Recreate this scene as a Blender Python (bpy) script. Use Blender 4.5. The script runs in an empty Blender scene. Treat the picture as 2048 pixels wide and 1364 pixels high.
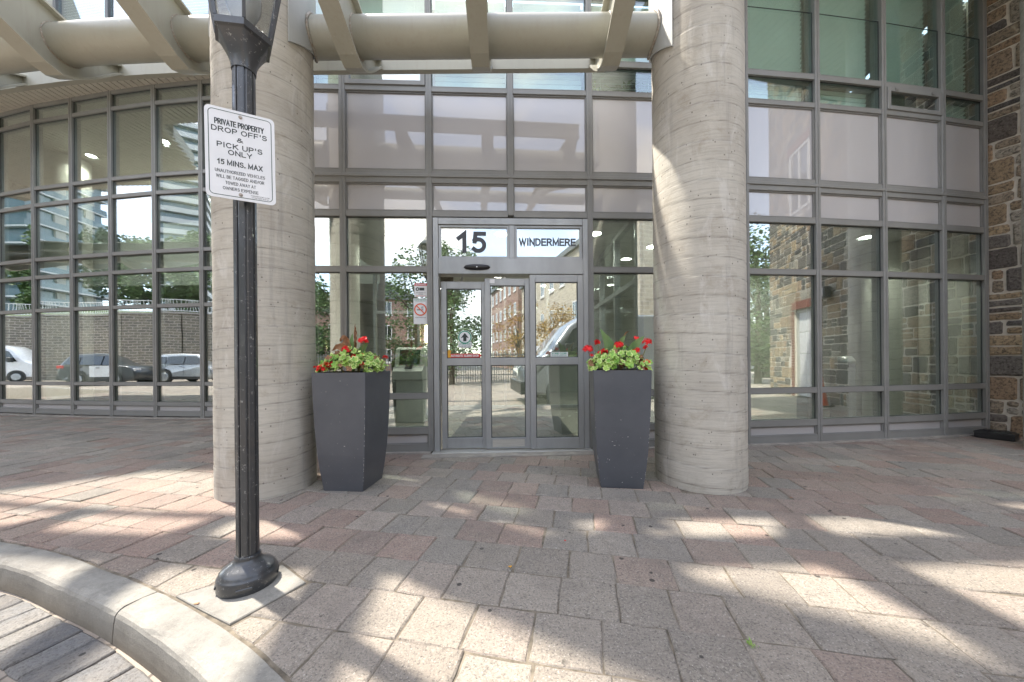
import bpy, math, random
from mathutils import Vector, Matrix
from mathutils.geometry import interpolate_bezier
R = random.Random(7)
rad = math.radians
scene = bpy.context.scene
col = scene.collection

# ---------------------------------------------------------------- camera
HC = 1.15
cam_d = bpy.data.cameras.new('camera')
cam_d.sensor_width = 36.0
cam_d.lens = 700.0 / 2048.0 * 36.0
cam_d.shift_y = 0.01758
cam_d.clip_start = 0.05
cam_d.clip_end = 2000
cam = bpy.data.objects.new('camera', cam_d)
col.objects.link(cam)
cam.matrix_world = Matrix.Translation((0, 0, HC)) @ Matrix.Rotation(rad(90), 4, 'X') @ Matrix.Rotation(-0.0085, 4, 'Z')
scene.camera = cam

# ---------------------------------------------------------------- light
SUN = Vector((-0.52, 0.30, 1.0)).normalized()     # direction towards the sun
el = math.asin(SUN.z)
world = bpy.data.worlds.new('World')
scene.world = world
world.use_nodes = True
nt = world.node_tree
nt.nodes.clear()
wo = nt.nodes.new('ShaderNodeOutputWorld')
bg = nt.nodes.new('ShaderNodeBackground')
sky = nt.nodes.new('ShaderNodeTexSky')
sky.sky_type = 'NISHITA'
sky.sun_disc = False
sky.sun_elevation = el
sky.sun_rotation = math.atan2(SUN.x, SUN.y)
sky.air_density = 1.0
sky.dust_density = 0.6
sky.ozone_density = 1.0
bg.inputs['Strength'].default_value = 0.15
# broken cumulus cover mixed over the clear sky
tc = nt.nodes.new('ShaderNodeTexCoord')
mp = nt.nodes.new('ShaderNodeMapping')
mp.inputs['Scale'].default_value = (1.0, 1.0, 2.2)
mp.inputs['Location'].default_value = (0.35, 0.1, 0.0)
n1 = nt.nodes.new('ShaderNodeTexNoise')
n1.inputs['Scale'].default_value = 2.1
n1.inputs['Detail'].default_value = 9
n1.inputs['Roughness'].default_value = 0.56
n1.inputs['Distortion'].default_value = 0.3
cr = nt.nodes.new('ShaderNodeValToRGB')
cr.color_ramp.elements[0].position = 0.47
cr.color_ramp.elements[0].color = (0.30, 0.30, 0.30, 1)
cr.color_ramp.elements[1].position = 0.65
cr.color_ramp.elements[1].color = (1, 1, 1, 1)
n2 = nt.nodes.new('ShaderNodeTexNoise')
n2.inputs['Scale'].default_value = 5.0
n2.inputs['Detail'].default_value = 6
cc = nt.nodes.new('ShaderNodeValToRGB')
cc.color_ramp.elements[0].position = 0.3
cc.color_ramp.elements[0].color = (3.6, 3.35, 3.0, 1)
cc.color_ramp.elements[1].position = 0.7
cc.color_ramp.elements[1].color = (5.6, 5.2, 4.65, 1)
mx = nt.nodes.new('ShaderNodeMix')
mx.data_type = 'RGBA'
L = nt.links.new
L(tc.outputs['Generated'], mp.inputs['Vector'])
L(mp.outputs['Vector'], n1.inputs['Vector'])
L(mp.outputs['Vector'], n2.inputs['Vector'])
L(n1.outputs['Fac'], cr.inputs['Fac'])
L(n2.outputs['Fac'], cc.inputs['Fac'])
L(cr.outputs['Color'], mx.inputs['Factor'])
L(sky.outputs['Color'], mx.inputs['A'])
L(cc.outputs['Color'], mx.inputs['B'])
L(mx.outputs['Result'], bg.inputs['Color'])
L(bg.outputs['Background'], wo.inputs['Surface'])

sd = bpy.data.lights.new('sun', 'SUN')
sd.energy = 2.1
sd.angle = rad(1.4)
sd.color = (1.0, 0.93, 0.82)
so = bpy.data.objects.new('sun', sd)
col.objects.link(so)
so.rotation_euler = (-SUN).to_track_quat('-Z', 'Y').to_euler()
so.location = SUN * 60

vs = scene.view_settings
vs.view_transform = 'Standard'
try:
    vs.look = 'None'
except Exception:
    pass
vs.gamma = 1
vs.use_curve_mapping = False
vs.exposure = 2.38
cy = scene.cycles
cy.use_denoising = True
try:
    cy.denoiser = 'OPENIMAGEDENOISE'
    cy.denoising_input_passes = 'RGB_ALBEDO_NORMAL'
    cy.denoising_prefilter = 'ACCURATE'
except Exception:
    pass
cy.use_adaptive_sampling = False
cy.max_bounces = 10
cy.diffuse_bounces = 4
cy.glossy_bounces = 5
cy.transmission_bounces = 6
cy.transparent_max_bounces = 24
cy.caustics_reflective = False
cy.caustics_refractive = False
cy.sample_clamp_indirect = 6
cy.sample_clamp_direct = 0

# ---------------------------------------------------------------- materials
def new_mat(name):
    m = bpy.data.materials.new(name)
    m.use_nodes = True
    m.node_tree.nodes.clear()
    return m, m.node_tree

def nd(t, typ, **kw):
    n = t.nodes.new(typ)
    for k, v in kw.items():
        if k in n.inputs:
            n.inputs[k].default_value = v
        else:
            setattr(n, k, v)
    return n

def rgba(c):
    return (c[0], c[1], c[2], 1.0)

def ramp(t, fac, stops):
    r = t.nodes.new('ShaderNodeValToRGB')
    e = r.color_ramp.elements
    while len(e) < len(stops):
        e.new(0.5)
    for i, (p, c) in enumerate(stops):
        e[i].position = p
        e[i].color = rgba(c) if not isinstance(c, (int, float)) else (c, c, c, 1)
    t.links.new(fac, r.inputs['Fac'])
    return r.outputs['Color']

def mixc(t, a, b, fac, blend='MIX'):
    m = t.nodes.new('ShaderNodeMix')
    m.data_type = 'RGBA'
    m.blend_type = blend
    for key, v in (('A', a), ('B', b)):
        if isinstance(v, (tuple, list)):
            m.inputs[key].default_value = rgba(v)
        else:
            t.links.new(v, m.inputs[key])
    if isinstance(fac, (int, float)):
        m.inputs['Factor'].default_value = fac
    else:
        t.links.new(fac, m.inputs['Factor'])
    return m.outputs['Result']

def noise(t, vec, scale, detail=4, rough=0.55, dist=0.0):
    n = nd(t, 'ShaderNodeTexNoise', Scale=scale, Detail=detail, Roughness=rough, Distortion=dist)
    t.links.new(vec, n.inputs['Vector'])
    return n.outputs['Fac']

def coords(t, stretch=(1, 1, 1), kind='Object'):
    c = t.nodes.new('ShaderNodeTexCoord')
    m = nd(t, 'ShaderNodeMapping')
    m.inputs['Scale'].default_value = stretch
    t.links.new(c.outputs[kind], m.inputs['Vector'])
    return m.outputs['Vector']

def wcoords(t, stretch=(1, 1, 1)):
    c = t.nodes.new('ShaderNodeNewGeometry')
    m = nd(t, 'ShaderNodeMapping')
    m.inputs['Scale'].default_value = stretch
    t.links.new(c.outputs['Position'], m.inputs['Vector'])
    return m.outputs['Vector']

def bump(t, h, strength=0.3, dist=0.01, normal=None):
    b = nd(t, 'ShaderNodeBump', Strength=strength, Distance=dist)
    t.links.new(h, b.inputs['Height'])
    if normal is not None:
        t.links.new(normal, b.inputs['Normal'])
    return b.outputs['Normal']

def finish(t, color, rough=0.6, metal=0.0, normal=None, coat=0.0, spec=None, coat_rough=0.03, emit=None, estr=0.0):
    p = t.nodes.new('ShaderNodeBsdfPrincipled')
    o = t.nodes.new('ShaderNodeOutputMaterial')
    if isinstance(color, (tuple, list)):
        p.inputs['Base Color'].default_value = rgba(color)
    else:
        t.links.new(color, p.inputs['Base Color'])
    if isinstance(rough, (int, float)):
        p.inputs['Roughness'].default_value = rough
    else:
        t.links.new(rough, p.inputs['Roughness'])
    p.inputs['Metallic'].default_value = metal
    p.inputs['Coat Weight'].default_value = coat
    p.inputs['Coat Roughness'].default_value = coat_rough
    if spec is not None:
        p.inputs['Specular IOR Level'].default_value = spec
    if normal is not None:
        t.links.new(normal, p.inputs['Normal'])
    if emit is not None:
        p.inputs['Emission Color'].default_value = rgba(emit)
        p.inputs['Emission Strength'].default_value = estr
    t.links.new(p.outputs['BSDF'], o.inputs['Surface'])
    return p

def simple(name, c1, c2=None, scale=8, rough=0.55, metal=0.0, bs=0.0, bscale=60, coat=0.0, stretch=(1, 1, 1), world=True, spec=None, lo=0.35, hi=0.65):
    """plain surface with two close tones mixed by noise and a fine relief"""
    m, t = new_mat(name)
    v = wcoords(t, stretch) if world else coords(t, stretch)
    if c2 is None:
        c2 = tuple(min(1, x * 0.8) for x in c1)
    f = noise(t, v, scale, 6, 0.6)
    c = ramp(t, f, [(lo, c1), (hi, c2)])
    nrm = None
    if bs > 0:
        nrm = bump(t, noise(t, v, bscale, 5, 0.65), bs, 0.006)
    rr = nd(t, 'ShaderNodeMapRange')
    rr.inputs['To Min'].default_value = max(0.02, rough - 0.07)
    rr.inputs['To Max'].default_value = min(1, rough + 0.08)
    t.links.new(f, rr.inputs['Value'])
    finish(t, c, rr.outputs['Result'], metal, nrm, coat, spec)
    return m

M = {}
def glass_mat(name, tint, base, boost, wave=0.02, ior=1.5):
    m, t = new_mat(name)
    v = wcoords(t)
    nrm = bump(t, noise(t, v, 0.9, 2, 0.4), wave, 0.05)
    lw = nd(t, 'ShaderNodeLayerWeight', Blend=0.5)
    fr = nd(t, 'ShaderNodeMath', operation='POWER')
    t.links.new(lw.outputs['Facing'], fr.inputs[0])
    fr.inputs[1].default_value = 4.5
    ma = nd(t, 'ShaderNodeMath', operation='MULTIPLY_ADD', use_clamp=True)
    t.links.new(fr.outputs[0], ma.inputs[0])
    ma.inputs[1].default_value = boost
    ma.inputs[2].default_value = base
    tr = nd(t, 'ShaderNodeBsdfTransparent', Color=rgba(tint))
    gl = nd(t, 'ShaderNodeBsdfGlossy', Color=(0.96, 0.98, 1, 1), Roughness=0.0)
    t.links.new(nrm, gl.inputs['Normal'])
    mi = t.nodes.new('ShaderNodeMixShader')
    o = t.nodes.new('ShaderNodeOutputMaterial')
    t.links.new(ma.outputs[0], mi.inputs['Fac'])
    t.links.new(tr.outputs[0], mi.inputs[1])
    t.links.new(gl.outputs[0], mi.inputs[2])
    t.links.new(mi.outputs[0], o.inputs['Surface'])
    return m
M['glass'] = glass_mat('tinted_window_glass', (0.87, 0.945, 0.915), 0.32, 0.68)
M['glass_upper'] = glass_mat('blue_green_upper_glass', (0.82, 0.925, 0.895), 0.15, 0.85)
M['glass_clear'] = glass_mat('clear_glass', (0.95, 0.97, 0.96), 0.05, 0.85)
M['lantern_glass'] = glass_mat('lantern_glass', (0.85, 0.86, 0.86), 0.06, 0.85)

M['alu'] = simple('grey_painted_aluminium', (0.245, 0.245, 0.235), (0.215, 0.215, 0.207), 3, 0.42, 0.0, 0.03, 120)
M['alu_dark'] = simple('charcoal_painted_aluminium', (0.13, 0.135, 0.14), (0.11, 0.115, 0.12), 3, 0.45)
M['alu_light'] = simple('satin_anodised_aluminium', (0.37, 0.38, 0.385), (0.31, 0.32, 0.325), 5, 0.36, 0.3, 0.03, 150, stretch=(1, 1, 0.3))
M['gasket'] = simple('black_rubber_gasket', (0.02, 0.03, 0.03), (0.03, 0.035, 0.035), 9, 0.5)
M['glass_edge'] = simple('green_glass_edge_seal', (0.03, 0.12, 0.10), (0.04, 0.10, 0.09), 9, 0.3)
def spandrel():
    m, t = new_mat('lilac_grey_spandrel_glass')
    v = wcoords(t)
    c = ramp(t, noise(t, v, 0.7, 3), [(0.3, (0.425, 0.412, 0.415)), (0.7, (0.46, 0.446, 0.449))])
    st = nd(t, 'ShaderNodeTexWave', Scale=40.0, Distortion=0.0)
    t.links.new(v, st.inputs['Vector'])
    c = mixc(t, c, (0.49, 0.48, 0.48), ramp(t, st.outputs['Fac'], [(0.45, 0.0), (0.9, 0.25)]))
    finish(t, c, 0.55, 0.0, bump(t, noise(t, v, 0.9, 2, 0.4), 0.01, 0.05), 1.0, coat_rough=0.0).inputs['Coat IOR'].default_value = 1.85
    return m
M['spandrel'] = spandrel()
M['sill'] = simple('concrete_sill', (0.36, 0.33, 0.29), (0.25, 0.23, 0.21), 6, 0.9, 0, 0.4, 90)
M['white_paint'] = simple('white_paint', (0.72, 0.72, 0.70), (0.66, 0.66, 0.64), 4, 0.6)
M['cream_wall'] = simple('cream_plaster', (0.52, 0.51, 0.46), (0.46, 0.455, 0.41), 2, 0.85, 0, 0.1, 90)
M['ceiling'] = simple('pale_ceiling', (0.62, 0.63, 0.60), (0.56, 0.57, 0.54), 2, 0.9)
M['plank'] = simple('grey_beige_soffit_plank', (0.60, 0.57, 0.50), (0.53, 0.50, 0.44), 3, 0.5, 0, 0.05, 80, stretch=(1, 6, 1))
M['wood_panel'] = simple('dark_wood_panelling', (0.13, 0.10, 0.085), (0.085, 0.065, 0.055), 5, 0.5, 0, 0.1, 50, stretch=(1, 1, 9))
M['tile_floor'] = simple('polished_tile_floor', (0.46, 0.43, 0.38), (0.40, 0.37, 0.33), 3, 0.25, 0, 0.0, 10, 0.4)
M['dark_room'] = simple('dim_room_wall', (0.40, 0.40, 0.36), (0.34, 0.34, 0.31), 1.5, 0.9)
M['blind'] = simple('off_white_blind_slat', (0.86, 0.88, 0.84), (0.80, 0.82, 0.78), 2, 0.6)

def steel_beige():
    m, t = new_mat('grey_beige_painted_steel')
    v = wcoords(t)
    c = ramp(t, noise(t, v, 1.6, 5), [(0.3, (0.385, 0.375, 0.315)), (0.7, (0.335, 0.33, 0.275))])
    v2 = wcoords(t, (14, 14, 1.5))
    c = mixc(t, c, (0.30, 0.27, 0.21), ramp(t, noise(t, v2, 2.0, 6, 0.7), [(0.50, 0.0), (0.75, 0.45)]))
    c = mixc(t, c, (0.62, 0.62, 0.58), ramp(t, noise(t, v, 26, 3, 0.7), [(0.68, 0.0), (0.76, 0.35)]))
    c = mixc(t, c, (0.11, 0.075, 0.05), ramp(t, noise(t, v, 19, 6, 0.75), [(0.70, 0.0), (0.80, 0.7)]))
    finish(t, c, 0.42, 0.0, bump(t, noise(t, v, 70, 4), 0.05, 0.003))
    return m
M['steel'] = steel_beige()
M['weld'] = simple('weld_bead', (0.42, 0.40, 0.35), (0.30, 0.24, 0.18), 60, 0.55, 0, 0.6, 140)
M['plate'] = simple('pale_grey_steel_plate', (0.44, 0.45, 0.43), (0.39, 0.40, 0.385), 3, 0.45, 0, 0.05, 80)
M['stain'] = simple('rusty_drip_edge', (0.09, 0.07, 0.05), (0.16, 0.13, 0.10), 20, 0.7)

def concrete_column():
    m, t = new_mat('spiral_formed_concrete')
    v = wcoords(t)
    base = ramp(t, noise(t, v, 1.3, 6, 0.6), [(0.28, (0.585, 0.555, 0.485)), (0.5, (0.495, 0.465, 0.405)), (0.72, (0.37, 0.335, 0.285))])
    vs_ = wcoords(t, (3, 3, 60))
    base = mixc(t, base, (0.22, 0.20, 0.175), ramp(t, noise(t, vs_, 1.2, 8, 0.78), [(0.48, 0.0), (0.70, 0.5)]))
    vm = wcoords(t, (9, 9, 3.5))
    base = mixc(t, base, (0.64, 0.62, 0.58), ramp(t, noise(t, vm, 0.55, 7, 0.7, 0.8), [(0.56, 0.0), (0.64, 0.38)]))
    base = mixc(t, base, (0.30, 0.25, 0.19), ramp(t, noise(t, v, 4.2, 8, 0.75, 0.5), [(0.55, 0.0), (0.72, 0.6)]))
    vv = wcoords(t, (10, 10, 0.7))
    base = mixc(t, base, (0.21, 0.20, 0.195), ramp(t, noise(t, vv, 1.0, 6, 0.7), [(0.56, 0.0), (0.78, 0.6)]))
    sp = nd(t, 'ShaderNodeTexVoronoi', Scale=17.0)
    t.links.new(wcoords(t, (1, 1, 0.8)), sp.inputs['Vector'])
    base = mixc(t, base, (0.10, 0.09, 0.08), ramp(t, sp.outputs['Distance'], [(0.07, 0.75), (0.115, 0.0)]))
    # darker tone along the spiral seams
    at = nd(t, 'ShaderNodeAttribute', attribute_name='seam')
    base = mixc(t, base, (0.13, 0.115, 0.10), ramp(t, at.outputs['Fac'], [(0.1, 0.0), (0.9, 0.7)]))
    h = noise(t, vs_, 1.0, 6, 0.7)
    n_ = bump(t, h, 0.35, 0.006)
    n_ = bump(t, noise(t, v, 60, 6, 0.7), 0.35, 0.004, n_)
    finish(t, base, 0.88, 0, n_)
    return m
M['column'] = concrete_column()

def paver_mat(name, sp1, dust=0.45):
    m, t = new_mat(name)
    v = wcoords(t)
    at = nd(t, 'ShaderNodeAttribute', attribute_name='tone')
    c = at.outputs['Color']
    c = mixc(t, c, (0.355, 0.305, 0.245), ramp(t, noise(t, v, 6, 7, 0.7), [(0.35, 0.08), (0.7, dust)]))
    c = mixc(t, c, (0.16, 0.145, 0.125), ramp(t, noise(t, v, 15, 8, 0.78), [(0.5, 0.0), (0.72, 0.6)]))
    f1 = noise(t, v, 95, 6, 0.75)
    c = mixc(t, c, (0.07, 0.065, 0.06), ramp(t, f1, [(0.32, 0.9), (0.50, 0.0)]))
    c = mixc(t, c, (0.66, 0.62, 0.55), ramp(t, noise(t, v, 140, 3, 0.6), [(0.58, 0.0), (0.72, sp1)]))
    c = mixc(t, c, (0.15, 0.135, 0.12), ramp(t, noise(t, v, 1.6, 7, 0.75), [(0.50, 0.0), (0.72, 0.5)]))
    # gum and oil drops
    vo = nd(t, 'ShaderNodeTexVoronoi', Scale=7.0)
    t.links.new(v, vo.inputs['Vector'])
    g = ramp(t, vo.outputs['Distance'], [(0.085, 1.0), (0.10, 0.0)])
    g2 = ramp(t, noise(t, v, 2.3, 2), [(0.50, 0.0), (0.54, 1.0)])
    gm = nd(t, 'ShaderNodeMath', operation='MULTIPLY')
    t.links.new(g, gm.inputs[0]); t.links.new(g2, gm.inputs[1])
    gs = nd(t, 'ShaderNodeMath', operation='MULTIPLY')
    gs.inputs[1].default_value = 0.8
    t.links.new(gm.outputs[0], gs.inputs[0])
    c = mixc(t, c, (0.03, 0.03, 0.03), gs.outputs[0])
    nn = bump(t, f1, 0.8, 0.008)
    nn = bump(t, noise(t, v, 18, 5, 0.65), 0.5, 0.018, nn)
    finish(t, c, 0.93, 0, nn, spec=0.25)
    return m
M['paver'] = paver_mat('concrete_paver', 0.6, 0.42)
M['cobble'] = paver_mat('slate_grey_road_sett', 0.18)
M['sand'] = simple('gritty_joint_sand', (0.26, 0.22, 0.165), (0.10, 0.085, 0.065), 14, 1.0, 0, 0.8, 160)
def kerb_mat():
    m, t = new_mat('kerb_concrete')
    v = wcoords(t)
    c = ramp(t, noise(t, v, 3.2, 7, 0.65), [(0.3, (0.32, 0.305, 0.27)), (0.7, (0.20, 0.19, 0.172))])
    c = mixc(t, c, (0.13, 0.12, 0.105), ramp(t, noise(t, v, 9, 8, 0.78), [(0.47, 0.0), (0.70, 0.65)]))
    c = mixc(t, c, (0.56, 0.52, 0.45), ramp(t, noise(t, v, 150, 3, 0.6), [(0.6, 0.0), (0.72, 0.35)]))
    c = mixc(t, c, (0.10, 0.09, 0.08), ramp(t, noise(t, v, 120, 4, 0.7), [(0.3, 0.5), (0.42, 0.0)]))
    g_ = t.nodes.new('ShaderNodeNewGeometry'); sp = t.nodes.new('ShaderNodeSeparateXYZ'); t.links.new(g_.outputs['Position'], sp.inputs[0])
    mr = nd(t, 'ShaderNodeMapRange'); mr.inputs['From Min'].default_value = -0.125; mr.inputs['From Max'].default_value = -0.03; mr.inputs['To Min'].default_value = 0.62; mr.inputs['To Max'].default_value = 0.0
    t.links.new(sp.outputs['Z'], mr.inputs['Value'])
    c = mixc(t, c, (0.20, 0.165, 0.12), mr.outputs['Result'])
    n_ = bump(t, noise(t, v, 110, 6, 0.7), 0.45, 0.004)
    finish(t, c, 0.93, 0, bump(t, noise(t, v, 12, 5, 0.6), 0.3, 0.01, n_))
    return m
M['kerb'] = kerb_mat()
M['asphalt'] = simple('asphalt', (0.07, 0.07, 0.07), (0.05, 0.05, 0.05), 6, 0.95, 0, 0.5, 90)

def road_mat():
    m, t = new_mat('tan_block_paving')
    v = wcoords(t)
    b = nd(t, 'ShaderNodeTexBrick', Scale=1.0)
    b.inputs['Color1'].default_value = (0.36, 0.30, 0.24, 1)
    b.inputs['Color2'].default_value = (0.28, 0.24, 0.20, 1)
    b.inputs['Mortar'].default_value = (0.13, 0.11, 0.09, 1)
    b.inputs['Brick Width'].default_value = 0.3
    b.inputs['Row Height'].default_value = 0.2
    b.inputs['Mortar Size'].default_value = 0.008
    t.links.new(v, b.inputs['Vector'])
    c = mixc(t, b.outputs['Color'], (0.16, 0.15, 0.14), ramp(t, noise(t, v, 0.8, 6), [(0.45, 0.0), (0.8, 0.6)]))
    finish(t, c, 0.9, 0, bump(t, noise(t, v, 80, 4), 0.3, 0.005))
    return m
M['road'] = road_mat()

def stone_mat(name):
    m, t = new_mat(name)
    v = wcoords(t)
    at = nd(t, 'ShaderNodeAttribute', attribute_name='tone')
    c = at.outputs['Color']
    f = noise(t, v, 34, 8, 0.72)
    c = mixc(t, c, (0.045, 0.04, 0.038), ramp(t, f, [(0.38, 0.8), (0.54, 0.0)]))
    c = mixc(t, c, (0.62, 0.55, 0.43), ramp(t, noise(t, v, 60, 5, 0.7), [(0.58, 0.0), (0.75, 0.65)]))
    n_ = bump(t, noise(t, v, 16, 8, 0.65), 0.9, 0.03)
    finish(t, c, 0.95, 0, n_, spec=0.2)
    return m
M['stone'] = stone_mat('rough_ashlar_stone')
M['mortar'] = simple('lime_mortar', (0.72, 0.67, 0.58), (0.60, 0.555, 0.475), 12, 0.97, 0, 0.5, 110)
M['planter'] = simple('charcoal_metal_planter_paint', (0.092, 0.097, 0.11), (0.074, 0.079, 0.091), 3, 0.42, 0, 0.03, 90)
M['chip'] = simple('bare_scratch', (0.55, 0.54, 0.52), (0.45, 0.44, 0.42), 30, 0.6)
M['soil'] = simple('potting_soil', (0.035, 0.025, 0.018), (0.06, 0.045, 0.03), 40, 1.0, 0, 0.8, 90)

def black_enamel():
    m, t = new_mat('black_enamel_cast_metal')
    v = wcoords(t)
    c = ramp(t, noise(t, v, 5, 4), [(0.3, (0.022, 0.024, 0.028)), (0.7, (0.03, 0.033, 0.038))])
    c = mixc(t, c, (0.42, 0.42, 0.40), ramp(t, noise(t, v, 42, 6, 0.8), [(0.595, 0.0), (0.64, 0.55)]))
    r = ramp(t, noise(t, v, 18, 5), [(0.3, 0.30), (0.7, 0.50)])
    finish(t, c, r, 0.0, bump(t, noise(t, v, 30, 4), 0.12, 0.004), 0.3, spec=0.7)
    return m
M['enamel'] = black_enamel()
M['sign_white'] = simple('white_sign_sheet', (0.74, 0.75, 0.77), (0.68, 0.69, 0.71), 6, 0.35)
M['sign_green'] = simple('dark_green_print', (0.012, 0.06, 0.045), (0.012, 0.055, 0.04), 6, 0.4)
M['sign_black'] = simple('near_black_print', (0.02, 0.028, 0.028), (0.022, 0.03, 0.03), 6, 0.4)
M['print_grey'] = simple('dark_grey_vinyl', (0.045, 0.048, 0.06), (0.04, 0.043, 0.055), 6, 0.4)
M['red_print'] = simple('red_vinyl', (0.62, 0.03, 0.03), (0.55, 0.025, 0.025), 6, 0.4)
M['orange_print'] = simple('orange_red_vinyl', (0.72, 0.12, 0.04), (0.66, 0.10, 0.035), 6, 0.4)
M['green_print'] = simple('teal_green_vinyl', (0.01, 0.30, 0.18), (0.01, 0.27, 0.16), 6, 0.4)
M['amber_print'] = simple('amber_vinyl', (0.75, 0.38, 0.03), (0.7, 0.34, 0.03), 6, 0.4)
M['bolt'] = simple('galvanised_bolt', (0.45, 0.42, 0.38), (0.30, 0.25, 0.2), 60, 0.45, 0.5)
M['black_plastic'] = simple('black_plastic', (0.015, 0.015, 0.017), (0.02, 0.02, 0.022), 9, 0.35)
M['chrome'] = simple('brushed_steel', (0.55, 0.54, 0.50), (0.46, 0.45, 0.42), 6, 0.35, 0.45, stretch=(1, 1, 20))
M['leaf'] = simple('geranium_leaf', (0.13, 0.32, 0.04), (0.34, 0.48, 0.09), 26, 0.5, 0, 0.2, 60)
M['leaf_edge'] = simple('variegated_leaf_edge', (0.62, 0.70, 0.28), (0.46, 0.60, 0.18), 25, 0.5)
M['canna'] = simple('canna_leaf', (0.085, 0.20, 0.07), (0.16, 0.24, 0.085), 12, 0.42, 0, 0.2, 40, stretch=(1, 1, 0.3))
M['dry'] = simple('withered_leaf', (0.22, 0.10, 0.055), (0.36, 0.20, 0.10), 20, 0.8, 0, 0.4, 50)
M['petal'] = simple('red_geranium_petal', (0.90, 0.012, 0.015), (0.75, 0.01, 0.012), 30, 0.5)
M['stem'] = simple('plant_stem', (0.20, 0.25, 0.09), (0.24, 0.15, 0.07), 14, 0.6)
M['tree_leaf'] = simple('tree_leaf', (0.045, 0.10, 0.022), (0.10, 0.16, 0.04), 3, 0.6)
M['spruce_leaf'] = simple('dark_tree_leaf', (0.02, 0.055, 0.028), (0.04, 0.085, 0.03), 3, 0.6)
M['yellow_leaf'] = simple('yellow_autumn_leaf', (0.42, 0.22, 0.03), (0.28, 0.20, 0.04), 3, 0.6)
M['bark'] = simple('tree_bark', (0.11, 0.085, 0.06), (0.07, 0.055, 0.04), 9, 0.95, 0, 0.6, 40)
M['brick_red'] = simple('red_brick', (0.24, 0.085, 0.055), (0.17, 0.06, 0.045), 8, 0.9, 0, 0.3, 40)
M['car_silver'] = simple('silver_car_paint', (0.34, 0.36, 0.38), (0.32, 0.34, 0.36), 2, 0.3, 0.5, coat=1.0)
M['car_dark'] = simple('dark_grey_car_paint', (0.05, 0.055, 0.06), (0.045, 0.05, 0.055), 2, 0.3, 0.3, coat=1.0)
M['car_white'] = simple('white_car_paint', (0.72, 0.73, 0.74), (0.70, 0.71, 0.72), 2, 0.3, 0.0, coat=1.0)
M['car_glass'] = simple('dark_car_glass', (0.012, 0.016, 0.018), (0.014, 0.018, 0.02), 2, 0.04, 0.0, coat=1.0)
M['tyre'] = simple('tyre_rubber', (0.02, 0.02, 0.02), (0.03, 0.03, 0.03), 20, 0.85)
M['tail_red'] = simple('red_lens', (0.6, 0.01, 0.01), (0.5, 0.01, 0.01), 9, 0.15, coat=1)
M['lens'] = simple('clear_lens', (0.7, 0.7, 0.7), (0.6, 0.6, 0.62), 9, 0.1, coat=1)
M['cone'] = simple('orange_cone_plastic', (0.85, 0.10, 0.02), (0.80, 0.085, 0.02), 5, 0.5)
M['grass'] = simple('hillside_grass', (0.07, 0.12, 0.03), (0.10, 0.13, 0.05), 2, 0.95, 0, 0.6, 30)
def wall_tex(name, c1, c2, mo, bw, rh, ms):
    m, t = new_mat(name)
    tcn = t.nodes.new('ShaderNodeTexCoord')
    b = nd(t, 'ShaderNodeTexBrick', Scale=1.0)
    b.inputs['Color1'].default_value = rgba(c1)
    b.inputs['Color2'].default_value = rgba(c2)
    b.inputs['Mortar'].default_value = rgba(mo)
    b.inputs['Brick Width'].default_value = bw
    b.inputs['Row Height'].default_value = rh
    b.inputs['Mortar Size'].default_value = ms
    v = wcoords(t)
    wn = nd(t, 'ShaderNodeTexNoise', Scale=1.7, Detail=4)
    t.links.new(v, wn.inputs['Vector'])
    va = nd(t, 'ShaderNodeVectorMath', operation='MULTIPLY_ADD')
    t.links.new(wn.outputs['Color'], va.inputs[0])
    va.inputs[1].default_value = (bw * 0.5, rh * 0.6, 0)
    t.links.new(tcn.outputs['UV'], va.inputs[2])
    t.links.new(va.outputs[0], b.inputs['Vector'])
    c = mixc(t, b.outputs['Color'], (0.10, 0.08, 0.06), ramp(t, noise(t, v, 3.5, 6, 0.7), [(0.45, 0.0), (0.7, 0.5)]))
    finish(t, c, 0.95, 0, bump(t, b.outputs['Fac'], -0.4, 0.02))
    return m
M['far_stone'] = wall_tex('retaining_wall_stone', (0.24, 0.20, 0.15), (0.15, 0.13, 0.11), (0.42, 0.38, 0.32), 0.5, 0.2, 0.03)
M['far_brick'] = wall_tex('town_brick', (0.30, 0.12, 0.08), (0.22, 0.09, 0.065), (0.4, 0.35, 0.3), 0.22, 0.075, 0.012)
M['far_pale'] = wall_tex('pale_stone_cladding', (0.50, 0.44, 0.34), (0.40, 0.35, 0.28), (0.56, 0.52, 0.45), 0.5, 0.22, 0.02)

def emit_mat(name, c, s):
    m, t = new_mat(name)
    e = nd(t, 'ShaderNodeEmission', Color=rgba(c), Strength=s)
    o = t.nodes.new('ShaderNodeOutputMaterial')
    t.links.new(e.outputs[0], o.inputs['Surface'])
    return m
M['lamp_on'] = emit_mat('lit_downlight', (1.0, 0.95, 0.82), 9)
M['sconce_on'] = emit_mat('lit_warm_sconce', (1.0, 0.72, 0.35), 5)
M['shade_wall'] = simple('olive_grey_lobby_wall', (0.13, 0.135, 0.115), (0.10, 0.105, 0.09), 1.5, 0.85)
M['kiosk'] = simple('satin_kiosk_steel', (0.62, 0.62, 0.58), (0.52, 0.52, 0.49), 4, 0.38, 0.15)
M['screen'] = simple('dark_screen', (0.012, 0.02, 0.02), (0.02, 0.03, 0.03), 3, 0.08, coat=1)

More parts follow.
